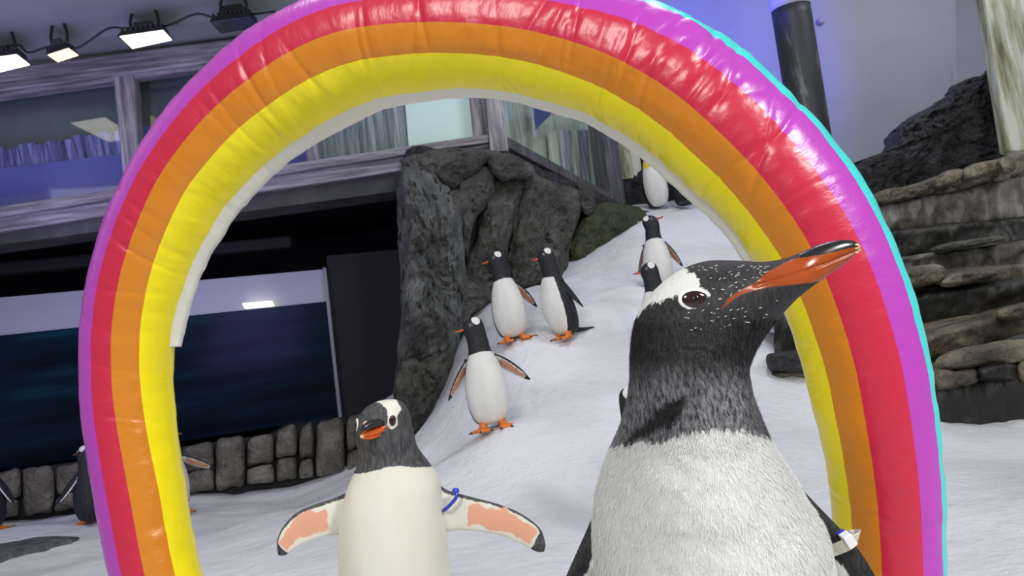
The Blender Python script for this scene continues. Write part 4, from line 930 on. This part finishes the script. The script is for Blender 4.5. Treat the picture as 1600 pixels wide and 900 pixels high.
aw = np.minimum((HY - bl) * SH, backm - (HD - cl))
whitep = [(1066, 416), (1075, 424), (1086, 430), (1092, 438), (1094, 447), (1100, 452), (1110, 460), (1106, 466), (1085, 456), (1066, 464), (1058, 462), (1048, 466), (1036, 468), (1030, 476), (1020, 473), (1010, 480), (998, 494), (990, 500), (1000, 470), (1020, 445), (1045, 425)]
wp = sdpoly(HX, HY, whitep) * SH
aw = np.maximum(aw, np.where(HY < 520, wp, -1))
op = [(1126, 484), (1138, 467), (1158, 453), (1178, 444), (1200, 424), (1238, 405), (1262, 400), (1290, 396), (1320, 388), (1338, 384), (1360, 380), (1360, 400), (1332, 410), (1306, 430), (1285, 439), (1255, 443), (1205, 448), (1172, 455), (1150, 464), (1136, 476)]
ao = sdpoly(HX, HY, op) * SH
ao = np.where(HY < 520, ao, -1)
ag = np.clip((HY - 560) / 50, 0, 1) * np.clip(1 - (sdpoly(HX, HY, [(1062, 618), (1075, 640), (1050, 665), (1010, 688), (975, 698), (985, 680), (1010, 655), (1035, 625)]) / 9 + 0.4 + 0.8 * fbm(np.c_[HX / 12, HY / 26, HX * 0], 3, 93)), 0, 1)  # dark patch in the grey neck paints the shade of the fold
af = np.clip(sdpoly(HX, HY, [(1075, 412), (1190, 412), (1235, 408), (1180, 440), (1130, 470), (1230, 460), (1200, 500), (1130, 500), (1080, 520), (1020, 490), (1110, 470)]) / 6, 0, 1) * (HY < 540)
# black culmen horn past the feathers and pale tip are material slots
mb = MB()
# crease: mouth groove pressed in along the gape line, brow bulge, throat folds
gl = np.full(len(V), 1e9)
mp_ = [(1180, 447), (1230, 432), (1285, 414), (1330, 396), (1346, 389)]
for a, b2 in zip(mp_[:-1], mp_[1:]):
    a = np.array(a); b2 = np.array(b2); e = b2 - a; tt = np.clip(((HX - a[0]) * e[0] + (HY - a[1]) * e[1]) / (e @ e), 0, 1); gl = np.minimum(gl, np.hypot(HX - a[0] - e[0] * tt, HY - a[1] - e[1] * tt))
lat = (V - (CC + FW * 0)[None]) @ FW - cl; sgn = np.sign(lat)
V = V - FW[None] * (sgn * 0.0014 * np.exp(-(gl / 2.2) ** 2) * (HX > 1170) * (HY < 460))[:, None]
fold = np.exp(-(((HX - 1045) * .62 + (HY - 650) * .78) / 14) ** 2) * np.clip((HY - 600) / 30, 0, 1) * np.clip((715 - HY) / 30, 0, 1) * (HX < 1090)
V = V + FW[None] * (0.006 * fold * (lat < 0))[:, None]
V = V - FW[None] * ((lat < 0) * 0.0016 * fbm(V * 60, 3, 95) * (HY > 540))[:, None]
Fm = []
Fc = np.array([V[list(f)].mean(0) for f in F]); fx, fy, fd = proj(Fc)
culm = sdpoly(fx, fy, [(1244, 385), (1250, 403), (1290, 397), (1320, 389), (1336, 386), (1340, 370), (1300, 365)]) > 0
tipm = (fx > 1339 + 3 * np.sin(fy)) & (fy < 420)
mi = np.where(tipm, 3, np.where(culm, 2, 0))
mb.add(V, F, 0, aw=aw, ao=ao, ag=ag, af=af); mb.m = list(mi)
def surfh(px, py):
    d_ = np.hypot(HX - px, HY - py); sel = d_ < 8; return HD[sel].min()
eye(mb, 1086, 468, surfh(1086, 468) + .0012, 20.5, 13.0, SH, -0.02, 6, 4, 7, -FW + UP * .12)
innr = -FW - RT * 0.2
dF = dh + .085
flip(mb, [at(938, 775, dF), at(918, 825, dF), at(900, 865, dF - .005), at(884, 902, dF - .01), at(866, 950, dF - .01), at(850, 1010, dF), at(846, 1060, dF)],
     [at(975, 800, dF), at(965, 860, dF), at(955, 900, dF), at(935, 950, dF), at(905, 1000, dF), at(875, 1040, dF), at(850, 1065, dF)], .006, -FW + RT * .3, 0, root=0.30, tip=0.88, ledge_=0.42, n=44, k=17)
flip(mb, [at(1204, 698, dF + .01), at(1238, 746, dF), at(1272, 784, dF), at(1305, 818, dF - .004), at(1337, 853, dF - .01), at(1368, 900, dF - .01), at(1400, 960, dF), at(1418, 1030, dF)],
     [at(1235, 800, dF), at(1255, 850, dF), at(1262, 900, dF), at(1280, 950, dF), at(1320, 1000, dF), at(1375, 1040, dF), at(1412, 1040, dF)], .006, -FW - RT * .3, 0, root=0.36, tip=0.88, ledge_=0.40, n=44, k=17)
hf = low[0][0]; hx, hy = hf[0], hf[1]
for sx in (-1, 1): foot(mb, np.array([hx + sx * .055, hy - .02, gz(hx, hy)]), sx * .3, 1.15, 8, 2 + 0 if False else 9)
V2, F2, t2, th2 = loft([(low[-3][0] + np.array([0, .06, -.02]), np.array([.05, 0, 0]), np.array([0, 0, .04])), (low[-2][0] + np.array([0, .14, -.06]), np.array([.04, 0, 0]), np.array([0, .01, .02])), (low[-1][0] + np.array([0, .24, .0]), np.array([.01, 0, 0]), np.array([0, 0, .006]))], 4, 16)
HERO = mb
hero = mb.build('penguin', [FE_HERO, FE_HERO, M['horn_black'], M['horn_tip'], M['eye'], M['horn_orange'], M['eye_ring'], M['pupil'], M['foot'], M['claw']], origin=np.array([hx, hy, gz(hx, hy)]))
tag(hero, 'closest gentoo penguin, head in profile with orange bill raised to the right', 'penguin')
# plumage: short blades combed down over the visible chest and neck
NB = 42000
vis = np.where((HD < cl + .01) & (HY > 500) & (HY < 960) & (HX > 915) & (HX < 1300))[0]
n_ = 150
pick = RNG.choice(vis, NB); pick = pick[(pick + n_ + 1) < len(V)]
jit = RNG.rand(len(pick), 2); P0 = V[pick] + (V[pick + n_] - V[pick]) * jit[:, :1] + (V[(pick // n_) * n_ + (pick + 1) % n_] - V[pick]) * jit[:, 1:]
E1 = V[pick + n_] - V[pick]; E2 = V[(pick // n_) * n_ + (pick + 1) % n_] - V[pick]; NN = np.cross(E1, E2); NN /= np.linalg.norm(NN, axis=1)[:, None] + 1e-12
NN *= np.sign((CC[None] - P0) * NN).sum(1)[:, None] * 0 + np.where(((CC[None] - P0) * NN).sum(1) > 0, 1, -1)[:, None]
dn = -E1 / (np.linalg.norm(E1, axis=1)[:, None] + 1e-12); dn = np.where((dn @ UP < 0)[:, None], dn, -dn); sd = np.cross(dn, NN)
lg = RNG.uniform(.0022, .0042, len(pick))[:, None]; wd = 0.0004; ja = RNG.normal(0, .4, len(pick))[:, None]; dn = dn + sd * ja
B0 = P0 - sd * wd + NN * 0.0001; B1 = P0 + sd * wd + NN * 0.0001; B2 = P0 + dn * lg + NN * lg * RNG.uniform(.12, .5, len(pick))[:, None]
VV = np.stack([B0, B1, B2], 1).reshape(-1, 3); FF = np.arange(len(VV)).reshape(-1, 3)
rep = lambda a: np.repeat(a[pick], 3)
awp = rep(aw)
# small white flecks scattered over the cheek and forehead
reg = sdpoly(HX, HY, [(1080, 414), (1190, 414), (1215, 418), (1170, 446), (1124, 478), (1180, 474), (1235, 462), (1200, 498), (1130, 512), (1075, 530), (1020, 500), (1060, 492), (1112, 470)]) > 0
cand = np.where(reg & (HD < cl))[0]; pk = RNG.choice(cand, 85); VF = []
for q in pk:
    p = V[q] + (CC - V[q]) * 0.0022; ax = RT * math.cos(a_ := RNG.normal(.25, .3)) + UP * math.sin(a_); pe = -RT * math.sin(a_) + UP * math.cos(a_); l_ = RNG.uniform(.0006, .0017); w2 = RNG.uniform(.00018, .0003)
    VF += [p - ax * l_, p + pe * w2, p + ax * l_, p - ax * l_, p + ax * l_, p - pe * w2]
VV = np.r_[VV, np.array(VF)]; FF = np.arange(len(VV)).reshape(-1, 3); awp = np.r_[awp, np.full(len(VF), .05)]; agp = np.r_[rep(ag), np.zeros(len(VF))]
pl = mesh_obj('plumage', VV, FF, FE_HERO, hero, attrs={'aw': awp, 'ap': np.full(len(VV), -1.0), 'ao': np.full(len(VV), -1.0), 'ag': agp, 'af': np.zeros(len(VV))})
tag(pl, kind='stuff')
# flipper band with tag
def ribbon(name, pts, wdir, wd, th_, mat, parent):
    P_ = catmull(pts, 6); V = []
    T = np.gradient(P_, axis=0); T /= np.linalg.norm(T, axis=1)[:, None]
    for p, t_ in zip(P_, T):
        s = wdir - t_ * (wdir @ t_); s /= np.linalg.norm(s); u = np.cross(t_, s)
        V += [p - s * wd - u * th_, p + s * wd - u * th_, p + s * wd + u * th_, p - s * wd + u * th_]
    n4 = len(P_); F = gridfaces(n4, 4, True) + [(3, 2, 1, 0), (4 * n4 - 4, 4 * n4 - 3, 4 * n4 - 2, 4 * n4 - 1)]
    return bevel(mesh_obj(name, V, F, mat, parent, smooth=False), 0.0004)
bd = dF - .014
ribbon('flipper_band', [at(1262, 857, dF + .01), at(1270, 858, bd), at(1290, 862, bd - .003), at(1312, 856, bd - .005), at(1334, 845, bd - .006), at(1341, 838, bd), at(1336, 836, dF + .012), at(1300, 846, dF + .016)], UP + RT * .3, .0045, .0007, M['band_clear'], hero)
def pxbox(name, quad, d, th_, mat, parent):
    Q = [at(x, y, d + k) for x, y, k in quad]; V = Q + [q + FW * th_ for q in Q]
    return bevel(mesh_obj(name, V, [(3, 2, 1, 0), (4, 5, 6, 7), (0, 1, 5, 4), (1, 2, 6, 5), (2, 3, 7, 6), (3, 0, 4, 7)], mat, parent, smooth=False), 0.0008)
pxbox('band_tag', [(1318, 842, 0), (1331, 834, 0), (1341, 851, .003), (1329, 860, .003)], bd - .014, .010, M['band_white'], hero)
pxbox('band_clip', [(1311, 838, 0), (1322, 831, 0), (1333, 834, .003), (1320, 843, .003)], bd - .006, .008, M['band_blue'], hero)
